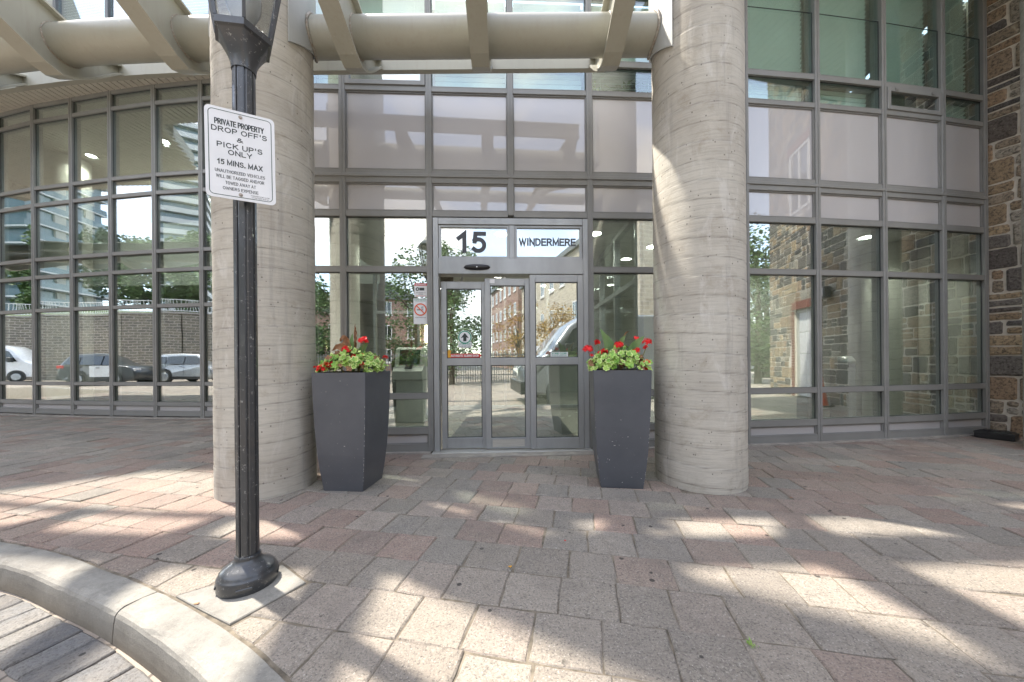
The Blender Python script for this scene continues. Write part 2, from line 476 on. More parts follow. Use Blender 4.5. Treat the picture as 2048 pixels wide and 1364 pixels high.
# ---------------------------------------------------------------- mesh builder
class MB:
    def __init__(s):
        s.v = []; s.f = []; s.m = []; s.c = []; s.sm = []; s.seam = None
    def add(s, vs_, fs, mat=0, tone=None, smooth=False):
        o = len(s.v)
        s.v.extend([tuple(p) for p in vs_])
        for f in fs:
            s.f.append(tuple(i + o for i in f)); s.m.append(mat); s.c.append(tone); s.sm.append(smooth)
    def box(s, x0, x1, y0, y1, z0, z1, T=None, mat=0, tone=None, b=0.0):
        if b > 0:
            return s.cbox(x0, x1, y0, y1, z0, z1, b, T, mat, tone)
        p = [Vector(q) for q in ((x0, y0, z0), (x1, y0, z0), (x1, y1, z0), (x0, y1, z0), (x0, y0, z1), (x1, y0, z1), (x1, y1, z1), (x0, y1, z1))]
        if T is not None:
            p = [T @ q for q in p]
        s.add(p, [(0, 3, 2, 1), (4, 5, 6, 7), (0, 1, 5, 4), (1, 2, 6, 5), (2, 3, 7, 6), (3, 0, 4, 7)], mat, tone)
    def cbox(s, x0, x1, y0, y1, z0, z1, b, T=None, mat=0, tone=None):
        """box with chamfered edges"""
        p = []; 
        X = (x0, x1); Y = (y0, y1); Z = (z0, z1)
        idx = {}
        for i in (0, 1):
            for j in (0, 1):
                for k in (0, 1):
                    sx = 1 if i == 0 else -1; sy = 1 if j == 0 else -1; sz = 1 if k == 0 else -1
                    for a in range(3):
                        q = [X[i] + sx * b, Y[j] + sy * b, Z[k] + sz * b]
                        q[a] = (X[i], Y[j], Z[k])[a]
                        idx[(i, j, k, a)] = len(p); p.append(Vector(q))
        if T is not None:
            p = [T @ q for q in p]
        I = lambda i, j, k, a: idx[(i, j, k, a)]
        f = [(I(0,0,0,0), I(0,0,1,0), I(0,1,1,0), I(0,1,0,0)), (I(1,0,0,0), I(1,1,0,0), I(1,1,1,0), I(1,0,1,0)),
             (I(0,0,0,1), I(1,0,0,1), I(1,0,1,1), I(0,0,1,1)), (I(0,1,0,1), I(0,1,1,1), I(1,1,1,1), I(1,1,0,1)),
             (I(0,0,0,2), I(0,1,0,2), I(1,1,0,2), I(1,0,0,2)), (I(0,0,1,2), I(1,0,1,2), I(1,1,1,2), I(0,1,1,2))]
        for k in (0, 1):
            for j in (0, 1):
                f.append((I(0,j,k,1), I(1,j,k,1), I(1,j,k,2), I(0,j,k,2)) if (j ^ k) else (I(0,j,k,2), I(1,j,k,2), I(1,j,k,1), I(0,j,k,1)))
            for i in (0, 1):
                f.append((I(i,0,k,2), I(i,1,k,2), I(i,1,k,0), I(i,0,k,0)) if (i ^ k) else (I(i,0,k,0), I(i,1,k,0), I(i,1,k,2), I(i,0,k,2)))
        for i in (0, 1):
            for j in (0, 1):
                f.append((I(i,j,0,0), I(i,j,1,0), I(i,j,1,1), I(i,j,0,1)) if (i ^ j) else (I(i,j,0,1), I(i,j,1,1), I(i,j,1,0), I(i,j,0,0)))
                for k in (0, 1):
                    f.append((I(i,j,k,0), I(i,j,k,1), I(i,j,k,2)) if not (i ^ j ^ k) else (I(i,j,k,2), I(i,j,k,1), I(i,j,k,0)))
        s.add(p, f, mat, tone)
    def prism(s, poly, z0, z1, T=None, mat=0, tone=None, top=True, bottom=True):
        n = len(poly)
        p = [Vector((x, y, z0)) for x, y in poly] + [Vector((x, y, z1)) for x, y in poly]
        if T is not None:
            p = [T @ q for q in p]
        f = [(i, (i + 1) % n, n + (i + 1) % n, n + i) for i in range(n)]
        if top: f.append(tuple(range(n, 2 * n)))
        if bottom: f.append(tuple(reversed(range(n))))
        s.add(p, f, mat, tone)
    def loft(s, rings, mat=0, caps=True, smooth=False, closed=True, tone=None):
        n = len(rings[0])
        p = [q for r in rings for q in r]
        f = []
        for i in range(len(rings) - 1):
            for j in range(n if closed else n - 1):
                k = (j + 1) % n
                f.append((i * n + j, i * n + k, (i + 1) * n + k, (i + 1) * n + j))
        s.add(p, f, mat, tone, smooth)
        if caps:
            s.add(rings[0], [tuple(reversed(range(n)))], mat, tone)
            s.add(rings[-1], [tuple(range(n))], mat, tone)
    def lathe(s, prof, n=24, c=(0, 0), mat=0, smooth=True, T=None, ph=0.0):
        rings = []
        for r, z in prof:
            ring = [Vector((c[0] + r * math.cos(ph + 2 * math.pi * i / n), c[1] + r * math.sin(ph + 2 * math.pi * i / n), z)) for i in range(n)]
            if T is not None: ring = [T @ q for q in ring]
            rings.append(ring)
        s.loft(rings, mat, True, smooth)
    def tube(s, pts, r, n=8, mat=0, smooth=True):
        pts = [Vector(p) for p in pts]
        rings = []
        up = Vector((0.123, 0.2, 1)).normalized()
        for i, p in enumerate(pts):
            d = (pts[min(i + 1, len(pts) - 1)] - pts[max(i - 1, 0)]).normalized()
            a = d.cross(up)
            if a.length < 1e-3: a = d.cross(Vector((1, 0, 0)))
            a.normalize(); b = a.cross(d)
            rr = r[i] if isinstance(r, (list, tuple)) else r
            rings.append([p + (a * math.cos(2 * math.pi * k / n) - b * math.sin(2 * math.pi * k / n)) * rr for k in range(n)])
        s.loft(rings, mat, True, smooth)
    def disc(s, c, nrm, r, n=16, mat=0, th=0.004):
        c = Vector(c); nrm = Vector(nrm).normalized()
        s.tube([c, c + nrm * th], r, n, mat, False)
    def build(s, name, mats, parent=None, loc=None, uv=None):
        me = bpy.data.meshes.new(name)
        me.from_pydata(s.v, [], s.f)
        if not isinstance(mats, (list, tuple)): mats = [mats]
        for m in mats: me.materials.append(m)
        if any(s.m): me.polygons.foreach_set('material_index', s.m)
        if any(s.sm): me.polygons.foreach_set('use_smooth', s.sm)
        if any(c is not None for c in s.c):
            a = me.color_attributes.new('tone', 'FLOAT_COLOR', 'CORNER')
            buf = []
            for f, c in zip(s.f, s.c):
                c = c or (0.3, 0.3, 0.3)
                buf.extend((c[0], c[1], c[2], 1.0) * len(f))
            a.data.foreach_set('color', buf)
        if s.seam is not None:
            a = me.attributes.new('seam', 'FLOAT', 'POINT')
            a.data.foreach_set('value', s.seam)
        if uv is not None:
            l = me.uv_layers.new(name='UVMap')
            for poly in me.polygons:
                for li in poly.loop_indices:
                    l.data[li].uv = uv(me.vertices[me.loops[li].vertex_index].co, poly.normal)
        me.update()
        o = bpy.data.objects.new(name, me)
        col.objects.link(o)
        if parent is not None: o.parent = parent
        if loc is not None: o.location = loc
        return o

def wuv(co, n):
    """box projection in metres: along the wall and up"""
    if abs(n.z) > 0.7: return (co.x, co.y)
    h = Vector((n.x, n.y))
    if h.length < 1e-6: return (co.x, co.z)
    h.normalize()
    return (co.x * -h.y + co.y * h.x, co.z)

def tag(o, label=None, cat=None, group=None, kind=None):
    if label: o['label'] = label
    if cat: o['category'] = cat
    if group: o['group'] = group
    if kind: o['kind'] = kind
    return o

def thing(name, label, cat, loc=(0, 0, 0), rz=0.0, group=None):
    o = bpy.data.objects.new(name, None)
    o.empty_display_size = 0.2
    col.objects.link(o)
    o.location = loc
    o.rotation_euler = (0, 0, rz)
    return tag(o, label, cat, group)

def struct(name, loc=(0, 0, 0)):
    o = bpy.data.objects.new(name, None)
    col.objects.link(o)
    o.location = loc
    o['kind'] = 'structure'
    return o

def copy_tree(o, parent=None):
    c = o.copy()
    col.objects.link(c)
    c.parent = parent
    for ch in list(o.children):
        copy_tree(ch, c)
    return c

def arc(cx, cy, rx, ry, a0, a1, n=8):
    return [(cx + rx * math.cos(rad(a0 + (a1 - a0) * i / n)), cy + ry * math.sin(rad(a0 + (a1 - a0) * i / n))) for i in range(n + 1)]
# single-stroke capitals: (advance width, strokes) in a box one unit high
GLYPH = {
    'A': (.72, [[(0, 0), (.36, 1), (.72, 0)], [(.15, .34), (.57, .34)]]),
    'B': (.62, [[(0, 0), (0, 1), (.34, 1)] + arc(.36, .76, .22, .24, 90, -90) + [(.02, .52)], [(.3, .52), (.38, .52)] + arc(.38, .26, .24, .26, 90, -90) + [(0, 0)]]),
    'C': (.68, [arc(.36, .5, .36, .5, 42, 318, 16)]),
    'D': (.66, [[(0, 0), (0, 1), (.26, 1)] + arc(.28, .5, .38, .5, 90, -90, 12) + [(0, 0)]]),
    'E': (.58, [[(.58, 1), (0, 1), (0, 0), (.60, 0)], [(.02, .52), (.54, .52)]]),
    'F': (.56, [[(.56, 1), (0, 1), (0, 0)], [(.02, .5), (.50, .5)]]),
    'G': (.74, [arc(.37, .5, .37, .5, 42, 338, 16) + [(.72, .46), (.42, .46)]]),
    'H': (.66, [[(0, 0), (0, 1)], [(.66, 0), (.66, 1)], [(.02, .52), (.64, .52)]]),
    'I': (.10, [[(.05, 0), (.05, 1)]]),
    'J': (.5, [[(.5, 1), (.5, .28)] + arc(.25, .26, .25, .26, 0, -170)]),
    'K': (.66, [[(0, 0), (0, 1)], [(.62, 1), (.02, .38)], [(.22, .58), (.66, 0)]]),
    'L': (.54, [[(0, 1), (0, 0), (.54, 0)]]),
    'M': (.80, [[(0, 0), (0, 1), (.40, .12), (.80, 1), (.80, 0)]]),
    'N': (.66, [[(0, 0), (0, 1), (.66, 0), (.66, 1)]]),
    'O': (.78, [arc(.39, .5, .39, .5, 90, 450, 22)]),
    'P': (.60, [[(0, 0), (0, 1), (.32, 1)] + arc(.34, .73, .26, .27, 90, -90) + [(.02, .46)]]),
    'Q': (.78, [arc(.39, .5, .39, .5, 90, 450, 22), [(.45, .25), (.78, -.05)]]),
    'R': (.66, [[(0, 0), (0, 1), (.34, 1)] + arc(.36, .75, .25, .25, 90, -90) + [(.02, .5)], [(.34, .48), (.64, 0)]]),
    'S': (.60, [arc(.30, .74, .27, .26, 25, 235, 10) + arc(.30, .27, .30, .27, 62, -160, 12)]),
    'T': (.62, [[(0, 1), (.62, 1)], [(.31, .98), (.31, 0)]]),
    'U': (.66, [[(0, 1), (0, .34)] + arc(.33, .33, .33, .33, 180, 360, 12) + [(.66, 1)]]),
    'V': (.68, [[(0, 1), (.34, 0), (.68, 1)]]),
    'W': (.98, [[(0, 1), (.24, 0), (.49, .92), (.74, 0), (.98, 1)]]),
    'X': (.66, [[(0, 1), (.66, 0)], [(.66, 1), (.36, .55)], [(.30, .45), (0, 0)]]),
    'Y': (.66, [[(0, 1), (.33, .44), (.66, 1)], [(.33, .42), (.33, 0)]]),
    'Z': (.62, [[(0, 1), (.60, 1), (.02, 0), (.62, 0)]]),
    '1': (.34, [[(0, .72), (.26, .97), (.26, 0)]]),
    '5': (.56, [[(.54, .98), (.14, .98), (.10, .54)], arc(.27, .33, .28, .33, 128, -138, 16)]),
    '9': (.56, [arc(.28, .68, .27, .30, 0, 360, 16), [(.55, .66)] + arc(.22, .5, .32, .48, 10, -80, 8)]),
    '&': (.72, [[(.72, 0), (.16, .72)] + arc(.32, .82, .17, .17, 200, -50, 8) + [(.1, .38)] + arc(.26, .24, .25, .24, 130, 300, 8) + [(.64, .42)]]),
    "'": (.12, [[(.06, 1), (.06, .70)]]),
    '.': (.10, [[(.05, 0), (.05, .12)]]),
    '-': (.32, [[(0, .42), (.32, .42)]]),
    '/': (.34, [[(0, 0), (.34, 1)]]),
}
def ribbon(pts, th):
    """mitred strip of constant width along a polyline"""
    P = [Vector(p) for p in pts]
    Q = [P[0]]
    for p in P[1:]:
        if (p - Q[-1]).length > 1e-6: Q.append(p)
    P = Q; n = len(P)
    closed = (P[0] - P[-1]).length < 1e-5
    l = []; r = []
    for i in range(n):
        if closed:
            a = P[i] - P[i - 1 if i > 0 else n - 2]; b = P[(i + 1) if i < n - 1 else 1] - P[i]
        else:
            a = P[i] - P[i - 1] if i > 0 else P[1] - P[0]; b = P[i + 1] - P[i] if i < n - 1 else a
        a = a.normalized(); b = b.normalized()
        na = Vector((-a.y, a.x)); nb = Vector((-b.y, b.x))
        m = na + nb
        if m.length < 1e-3: m = na
        m.normalize()
        k = th / 2 / max(0.30, m.dot(na))
        l.append(P[i] + m * k); r.append(P[i] - m * k)
    return l, r

def text_on(mb, body, cx, cz, w, h, T, off, mat=0, bold=0.02):
    """capital lettering in the local XZ plane of T, facing local -Y, centred at (cx, cz)"""
    gap = 0.30; x = 0; pos = []
    for ch in body:
        if ch == ' ': x += 0.42; continue
        adv, st = GLYPH[ch]
        pos.append((x, st)); x += adv + gap
    nat = x - gap
    th = h * (0.19 if bold >= 0.03 else (0.168 if h > 0.02 else 0.135))
    sx = (w - th) / nat; sz = h - th
    k = 0
    for px_, st in pos:
        for s in st:
            q = [(cx - (w - th) / 2 + (px_ + u) * sx, cz - sz / 2 + v * sz) for u, v in s]
            # square ends reach the full cap height
            l, r = ribbon(q, th)
            if len(q) > 1 and (Vector(q[0]) - Vector(q[-1])).length > 1e-5:
                d0 = (Vector(q[0]) - Vector(q[1])).normalized() * th * 0.5
                d1 = (Vector(q[-1]) - Vector(q[-2])).normalized() * th * 0.5
                l[0] += d0; r[0] += d0; l[-1] += d1; r[-1] += d1
            o_ = off + 0.00004 * (k % 3); k += 1
            n = len(l)
            vs_ = [T @ Vector((p.x, -o_, p.y)) for p in l] + [T @ Vector((p.x, -o_, p.y)) for p in r]
            mb.add(vs_, [(i, n + i, n + i + 1, i + 1) for i in range(n - 1)], mat)

def frame2(A, B, z=0):
    """local frame on a wall from A to B: x along, -y outward (towards the street), z up"""
    a = Vector((A[0], A[1], z)); d = Vector((B[0] - A[0], B[1] - A[1], 0)); Lg = d.length; d.normalize()
    n = Vector((-d.y, d.x, 0))
    m = Matrix(((d.x, n.x, 0, a.x), (d.y, n.y, 0, a.y), (0, 0, 1, a.z), (0, 0, 0, 1)))
    return m, Lg

# ================================================================ GROUND
def cat_rom(pts, n=8):
    out = []
    P = [pts[0]] + list(pts) + [pts[-1]]
    for i in range(1, len(P) - 2):
        for k in range(n):
            t = k / n
            a, b, c, d = P[i - 1], P[i], P[i + 1], P[i + 2]
            out.append(tuple(0.5 * (2 * b[j] + (c[j] - a[j]) * t + (2 * a[j] - 5 * b[j] + 4 * c[j] - d[j]) * t * t + (3 * b[j] - a[j] - 3 * c[j] + d[j]) * t ** 3) for j in (0, 1)))
    out.append(tuple(pts[-1]))
    return out
KB = cat_rom([(-26, 3.6), (-12, 3.35), (-6, 2.82), (-4.2, 2.48), (-3.31, 2.26), (-2.74, 2.11), (-2.32, 1.96), (-1.78, 1.754), (-1.215, 1.49), (-0.81, 1.25), (-0.42, 0.96), (0.05, 0.62), (0.8, 0.25), (2.0, -0.05), (4.0, -0.25), (9.5, -0.35)], 8)
def off_curve(P, d):
    """offset to the right of travel (towards the road)"""
    o = []
    for i, p in enumerate(P):
        a = P[max(0, i - 1)]; b = P[min(len(P) - 1, i + 1)]
        t = Vector((b[0] - a[0], b[1] - a[1])).normalized()
        o.append((p[0] + t.y * d, p[1] - t.x * d))
    return o
KW = 0.160
KF = off_curve(KB, KW)

def clip_half(poly, p, n):
    """keep the side of the polygon where (q-p).n >= 0"""
    out = []
    m = len(poly)
    for i in range(m):
        a = poly[i]; b = poly[(i + 1) % m]
        da = (a[0] - p[0]) * n[0] + (a[1] - p[1]) * n[1]
        db = (b[0] - p[0]) * n[0] + (b[1] - p[1]) * n[1]
        if da >= 0: out.append(a)
        if da * db < 0:
            t = da / (da - db)
            out.append((a[0] + (b[0] - a[0]) * t, a[1] + (b[1] - a[1]) * t))
    return out

def nearest_seg(P, q):
    best = None
    for i in range(len(P) - 1):
        a = Vector(P[i]); b = Vector(P[i + 1]); d = b - a
        t = max(0, min(1, (Vector(q) - a).dot(d) / d.length_squared))
        c = a + d * t
        e = (Vector(q) - c).length
        if best is None or e < best[0]:
            dn = d.normalized()
            best = (e, c, dn)
    return best

def area(p):
    return 0.5 * abs(sum(p[i][0] * p[(i + 1) % len(p)][1] - p[(i + 1) % len(p)][0] * p[i][1] for i in range(len(p))))

g = MB()
g.add([(-400, -500, -0.16), (400, -500, -0.16), (400, 400, -0.16), (-400, 400, -0.16)], [(0, 1, 2, 3)])
tag(g.build('ground', M['asphalt']), kind='structure')

road = struct('road')
rb = MB()
rb.add([(-60, -32, -0.142), (26, -32, -0.142), (26, 9, -0.142), (-60, 9, -0.142)], [(0, 1, 2, 3)])
rb.build('road_surface', M['road'], road)

# kerb: stones laid along the curve, rounded arris on the road side
kerb = struct('kerb')
def kerb_stone(i0, i1, shrink0=0.004, shrink1=0.004):
    rings = []
    for k in range(i0, i1 + 1):
        a = KB[max(0, k - 1)]; b = KB[min(len(KB) - 1, k + 1)]
        t = Vector((b[0] - a[0], b[1] - a[1])).normalized()
        c = Vector(KB[k])
        if k == i0: c = c + t * shrink0
        if k == i1: c = c - t * shrink1
        nrm = Vector((t.y, -t.x))
        jit = lambda: R.uniform(-0.0025, 0.0025)
        prof = [(0.0, -0.2), (0.0, -0.006), (0.006, 0.004), (0.06, 0.007), (0.118, 0.004), (0.134, -0.001), (0.146, -0.010), (0.153, -0.024), (0.158, -0.06), (0.162, -0.11), (0.165, -0.2)]
        rings.append([Vector((c.x + nrm.x * d, c.y + nrm.y * d, z + jit())) for d, z in prof])
    m = MB(); m.loft(rings, 0, True, False)
    # rings run with the road on the right: flip for outward normals
    m.f = [tuple(reversed(f)) for f in m.f]
    return m
# joints: one falls near (-1.76, 1.745)
joints = [0]
acc = 0
start = min(range(len(KB)), key=lambda i: (KB[i][0] + 1.76) ** 2 + (KB[i][1] - 1.745) ** 2)
marks = {start}
d = 0
for i in range(start, 0, -1):
    d += (Vector(KB[i]) - Vector(KB[i - 1])).length
    if d > 1.85: marks.add(i - 1); d = 0
d = 0
for i in range(start, len(KB) - 1):
    d += (Vector(KB[i]) - Vector(KB[i + 1])).length
    if d > 1.85: marks.add(i + 1); d = 0
marks |= {0, len(KB) - 1}
marks = sorted(marks)
for a, b in zip(marks, marks[1:]):
    kerb_stone(a, b).build('kerb_stone', M['kerb'], kerb)

def facY(X):
    if X >= -3.1:
        return 4.42 + 0.045 * X + max(0, X - 1) ** 2 * 0.0115
    P = [(-3.1, 6.93), (-4.05, 6.95), (-5.15, 7.02), (-6.25, 7.105), (-7.31, 7.215), (-8.39, 7.375), (-9.44, 7.56), (-10.52, 7.75), (-11.71, 8.03), (-12.8, 8.33), (-13.9, 8.68), (-15.0, 9.08), (-18, 10)]
    for a, b in zip(P, P[1:]):
        if b[0] <= X <= a[0]:
            t = (X - a[0]) / (b[0] - a[0])
            return a[1] + (b[1] - a[1]) * t
    return 10

# pavement: sand bed sheet and every paver on it
pavement = struct('pavement')
bed = MB()
poly = [(p[0], p[1]) for p in off_curve(KB, 0.02)] + [(9.6, 5.8), (7.2, 5.8), (4, 5.2), (-2.9, 4.7), (-2.9, 7.2), (-9, 7.7), (-14, 9.2), (-26, 12)]
bed.add([(x, y, -0.0065) for x, y in poly], [tuple(range(len(poly)))])
bed.build('sand_bed', M['sand'], pavement)

AX = math.atan(-0.203)
E1 = Vector((math.cos(AX), math.sin(AX))); E2 = Vector((-math.sin(AX), math.cos(AX)))
GREYS = [(0.30, 0.275, 0.245), (0.27, 0.252, 0.228), (0.325, 0.30, 0.265), (0.24, 0.225, 0.205), (0.29, 0.26, 0.23)]
PINKS = [(0.31, 0.215, 0.185), (0.29, 0.195, 0.168), (0.325, 0.24, 0.205), (0.275, 0.20, 0.178)]
BLUES = [(0.205, 0.197, 0.186), (0.225, 0.215, 0.202)]
TAUPE = [(0.30, 0.255, 0.23), (0.32, 0.275, 0.245)]
def paver_tone(x, y):
    band = math.exp(-((y - (3.0 + 0.1 * x)) / 1.1) ** 2)
    pp = 0.16 + 0.36 * band
    if x < -1: pp += 0.10
    if y < 1.9: pp *= 0.3
    r = R.random()
    if r < pp: c = R.choice(PINKS)
    elif r < pp + 0.18: c = R.choice(TAUPE)
    elif r < pp + 0.18 + (0.13 if y > 2.0 else 0.02): c = R.choice(BLUES)
    else: c = R.choice(GREYS)
    k = R.uniform(0.9, 1.1)
    if y < 1.9: k *= 1.04
    m_ = (0.33, 0.275, 0.22)
    w_ = 0.38 if y < 2.1 else 0.18
    return tuple((v * (1 - w_) + q * w_) * k for v, q in zip(c, m_))

def slab_geo(mb, poly, tone, zt=0.0, th=0.05, ch=0.006, jit=0.0045, tilt=0.0, gap=0.0022):
    """one paver: irregular outline, rounded arris, slightly tilted top"""
    n = len(poly)
    cx = sum(p[0] for p in poly) / n; cy_ = sum(p[1] for p in poly) / n
    pts = []
    for i in range(n):
        a = poly[i]; b = poly[(i + 1) % n]
        Ls = math.hypot(b[0] - a[0], b[1] - a[1])
        k = 3 if Ls > 0.15 else (2 if Ls > 0.08 else 1)
        for j in range(k):
            t = j / k
            x = a[0] + (b[0] - a[0]) * t; y = a[1] + (b[1] - a[1]) * t
            d = math.hypot(x - cx, y - cy_) or 1
            s = gap * (1.9 if j == 0 else 1.0)
            x -= (x - cx) / d * s; y -= (y - cy_) / d * s
            pts.append((x + R.uniform(-jit, jit), y + R.uniform(-jit, jit)))
    tx = R.uniform(-tilt, tilt); ty = R.uniform(-tilt, tilt)
    zf = lambda x, y: zt + (x - cx) * tx + (y - cy_) * ty
    m = len(pts)
    r0 = [Vector((x, y, zt - th)) for x, y in pts]
    r1 = [Vector((x, y, zf(x, y) - ch)) for x, y in pts]
    r2 = []
    for x, y in pts:
        d = math.hypot(x - cx, y - cy_) or 1
        s = ch * R.uniform(0.8, 1.7)
        x2 = x - (x - cx) / d * s; y2 = y - (y - cy_) / d * s
        r2.append(Vector((x2, y2, zf(x2, y2))))
    o = [q for r in (r0, r1, r2) for q in r]
    f = []
    for i in (0, 1):
        for j in range(m):
            k = (j + 1) % m
            f.append((i * m + j, i * m + k, (i + 1) * m + k, (i + 1) * m + j))
    f.append(tuple(range(2 * m, 3 * m)))
    mb.add(o, f, 0, tone)

def inside_cyl(x, y, c, r):
    return (x - c[0]) ** 2 + (y - c[1]) ** 2 < r * r
COLS = [(-2.26, 3.24), (1.768, 3.325), (6.50, 4.02)]
PADC = Vector((-1.37, 1.74))
PAD = [(-1.66, 1.715), (-1.242, 1.525), (-1.075, 1.815), (-1.30, 1.975)]
# pad grid position lies flush with the pavers: pavers are cut away round it
WALLP = (6.95, 5.2); WALLD = (0.4306, -0.9026)
cells = []
row = -8
t0 = 1.315 + 0.271 * -22
for rr in range(-22, 42):
    t0 = 1.315 + 0.271 * rr
    rs = random.Random(1000 + rr)
    s = -22 + rs.uniform(0, 0.28)
    while s < 12:
        w = rs.choice([0.245, 0.27, 0.275, 0.285, 0.30])
        pa = [E1 * s + E2 * t0, E1 * (s + w) + E2 * t0, E1 * (s + w) + E2 * (t0 + 0.271), E1 * s + E2 * (t0 + 0.271)]
        s += w
        q = [(p.x, p.y) for p in pa]
        cx = sum(p[0] for p in q) / 4; cy_ = sum(p[1] for p in q) / 4
        if cx < -17 or cx > 9.0: continue
        lim = max(facY(cx), facY(cx - 0.15) if cx < -2.8 else 0)
        if cy_ > facY(cx) + 0.05: continue
        wn = (-0.9026, -0.4306)
        if (cx - WALLP[0]) * wn[0] + (cy_ - WALLP[1]) * wn[1] < -0.12: continue
        e, c, dn = nearest_seg(KB, (cx, cy_))
        side = (cx - c.x) * -dn.y + (cy_ - c.y) * dn.x
        if side < -0.16: continue
        if e < 0.25:
            q = clip_half(q, (c.x - dn.y * 0.012, c.y + dn.x * 0.012), (-dn.y, dn.x))
            if len(q) < 3 or area(q) < 0.004: continue
            cx = sum(p[0] for p in q) / len(q); cy_ = sum(p[1] for p in q) / len(q)
        cells.append((q, cx, cy_))

# cut out the lamp pad: pavers overlapping it are clipped by its nearest edge
def cut_pad(q):
    c = Vector((sum(p[0] for p in PAD) / 4, sum(p[1] for p in PAD) / 4))
    best = None
    for i in range(4):
        a = Vector(PAD[i]); b = Vector(PAD[(i + 1) % 4]); d = (b - a).normalized(); n = Vector((d.y, -d.x))
        if (c - a).dot(n) > 0: n = -n
        r = clip_half(q, (a.x + n.x * 0.006, a.y + n.y * 0.006), (n.x, n.y))
        ar = area(r) if len(r) > 2 else 0
        if best is None or ar > best[0]: best = (ar, r)
    return best[1] if best[0] > 0.003 else None
def visible_size(x, y):
    if y < 0.9: return -1
    u = x / y
    if abs(u) > 1.50: return -1
    if 1.15 / y > 0.95: return -1
    return 1 / (y * y * y)
out = []
for q, cx, cy_ in cells:
    if (Vector((cx, cy_)) - PADC).length < 0.55:
        q2 = cut_pad(q)
        if q2 is None: continue
        q = q2
        cx = sum(p[0] for p in q) / len(q); cy_ = sum(p[1] for p in q) / len(q)
    skip = False
    for c in COLS:
        if inside_cyl(cx, cy_, c, 0.30): skip = True
    if skip: continue
    out.append((visible_size(cx, cy_), q, cx, cy_))
out.sort(key=lambda k: -k[0])
rest = MB()
for i, (vz, q, cx, cy_) in enumerate(out):
    near = i < 300
    mb = MB() if near else rest
    tone = paver_tone(cx, cy_)
    zt = 0.0 + R.uniform(-0.0035, 0.003)
    slab_geo(mb, q, tone, zt, tilt=0.016)
    if near: mb.build('paver', M['paver'], pavement)
tag(rest.build('paver', M['paver'], pavement), kind='stuff')
pm = MB()
slab_geo(pm, PAD, (0.40, 0.385, 0.35), 0.004, 0.06, 0.004, 0.001)
pm.build('lamp_footing', M['kerb'], pavement)

# road setts: soldier course along the kerb, then larger blocks
SC = off_curve(KB, KW + 0.012)
def arc_pts(P, s0, s1):
    out_ = []; acc_ = 0
    for i in range(len(P) - 1):
        a = Vector(P[i]); b = Vector(P[i + 1]); Ls = (b - a).length
        for s in (s0, s1):
            if acc_ <= s < acc_ + Ls:
                dn = (b - a).normalized()
                out_.append((a + (b - a) * ((s - acc_) / Ls), Vector((dn.y, -dn.x))))
        acc_ += Ls
    return out_
tot = sum((Vector(SC[i]) - Vector(SC[i + 1])).length for i in range(len(SC) - 1))
s = 12.0
SET = [(0.17, 0.174, 0.18), (0.205, 0.207, 0.208), (0.24, 0.238, 0.232), (0.125, 0.13, 0.14), (0.215, 0.212, 0.205)]
mrest = MB()
while s < 30:
    w = R.uniform(0.13, 0.185)
    r = arc_pts(SC, s, s + w)
    s += w + 0.004
    if len(r) < 2: continue
    (a, na), (b, nb) = r[0], r[-1]
    sk = Vector((-0.10, -0.06))
    q = [(a.x, a.y), ((a + na * 0.235).x, (a + na * 0.235).y), ((b + nb * 0.235).x, (b + nb * 0.235).y), (b.x, b.y)]
    vis = -3.2 < a.x < -0.7
    mb = MB() if vis else mrest
    slab_geo(mb, q, R.choice(SET), -0.130 + R.uniform(-0.003, 0.002), 0.03, 0.006, 0.002, 0.01, 0.004)
    if vis: mb.build('sett', M['cobble'], road)
L2 = off_curve(KB, KW + 0.262)
TAN = [(0.28, 0.265, 0.24), (0.26, 0.25, 0.23), (0.30, 0.28, 0.25), (0.235, 0.23, 0.22)]
a2 = rad(38)
F1 = Vector((math.cos(a2), math.sin(a2))); F2 = Vector((-math.sin(a2), math.cos(a2)))
for i in range(-40, 40):
    for j in range(-40, 40):
        sx = i * 0.30 + (0.15 if j % 2 else 0); sy = j * 0.20
        o_ = Vector((-2.1, 1.1)) + F1 * sx + F2 * sy
        if not (-5 < o_.x < 1.5 and -1.2 < o_.y < 3.2): continue
        pa = [o_, o_ + F1 * 0.296, o_ + F1 * 0.296 + F2 * 0.196, o_ + F2 * 0.196]
        q = [(p.x, p.y) for p in pa]
        cx = sum(p[0] for p in q) / 4; cy_ = sum(p[1] for p in q) / 4
        e, c, dn = nearest_seg(L2, (cx, cy_))
        side = (cx - c.x) * dn.y + (cy_ - c.y) * -dn.x
        if side < -0.15: continue
        if e < 0.3:
            q = clip_half(q, (c.x, c.y), (dn.y, -dn.x))
            if len(q) < 3 or area(q) < 0.004: continue
        near = -2.9 < cx < -1.0 and cy_ > 1.0
        mb = MB() if near else mrest
        slab_geo(mb, q, R.choice(TAN), -0.131 + R.uniform(-0.003, 0.002), 0.03, 0.006, 0.002, 0.008, 0.004)
        if near: mb.build('road_block', M['cobble'], road)
tag(mrest.build('sett', M['cobble'], road), kind='stuff')

# ================================================================ CURTAIN WALLS
def wall_nodes(xs):
    return [(x, facY(x)) for x in xs]
def pane_box(mb, T, x0, x1, z0, z1, y, th=0.012, mat=0):
    mb.box(x0, x1, y - th / 2, y + th / 2, z0, z1, T, mat)

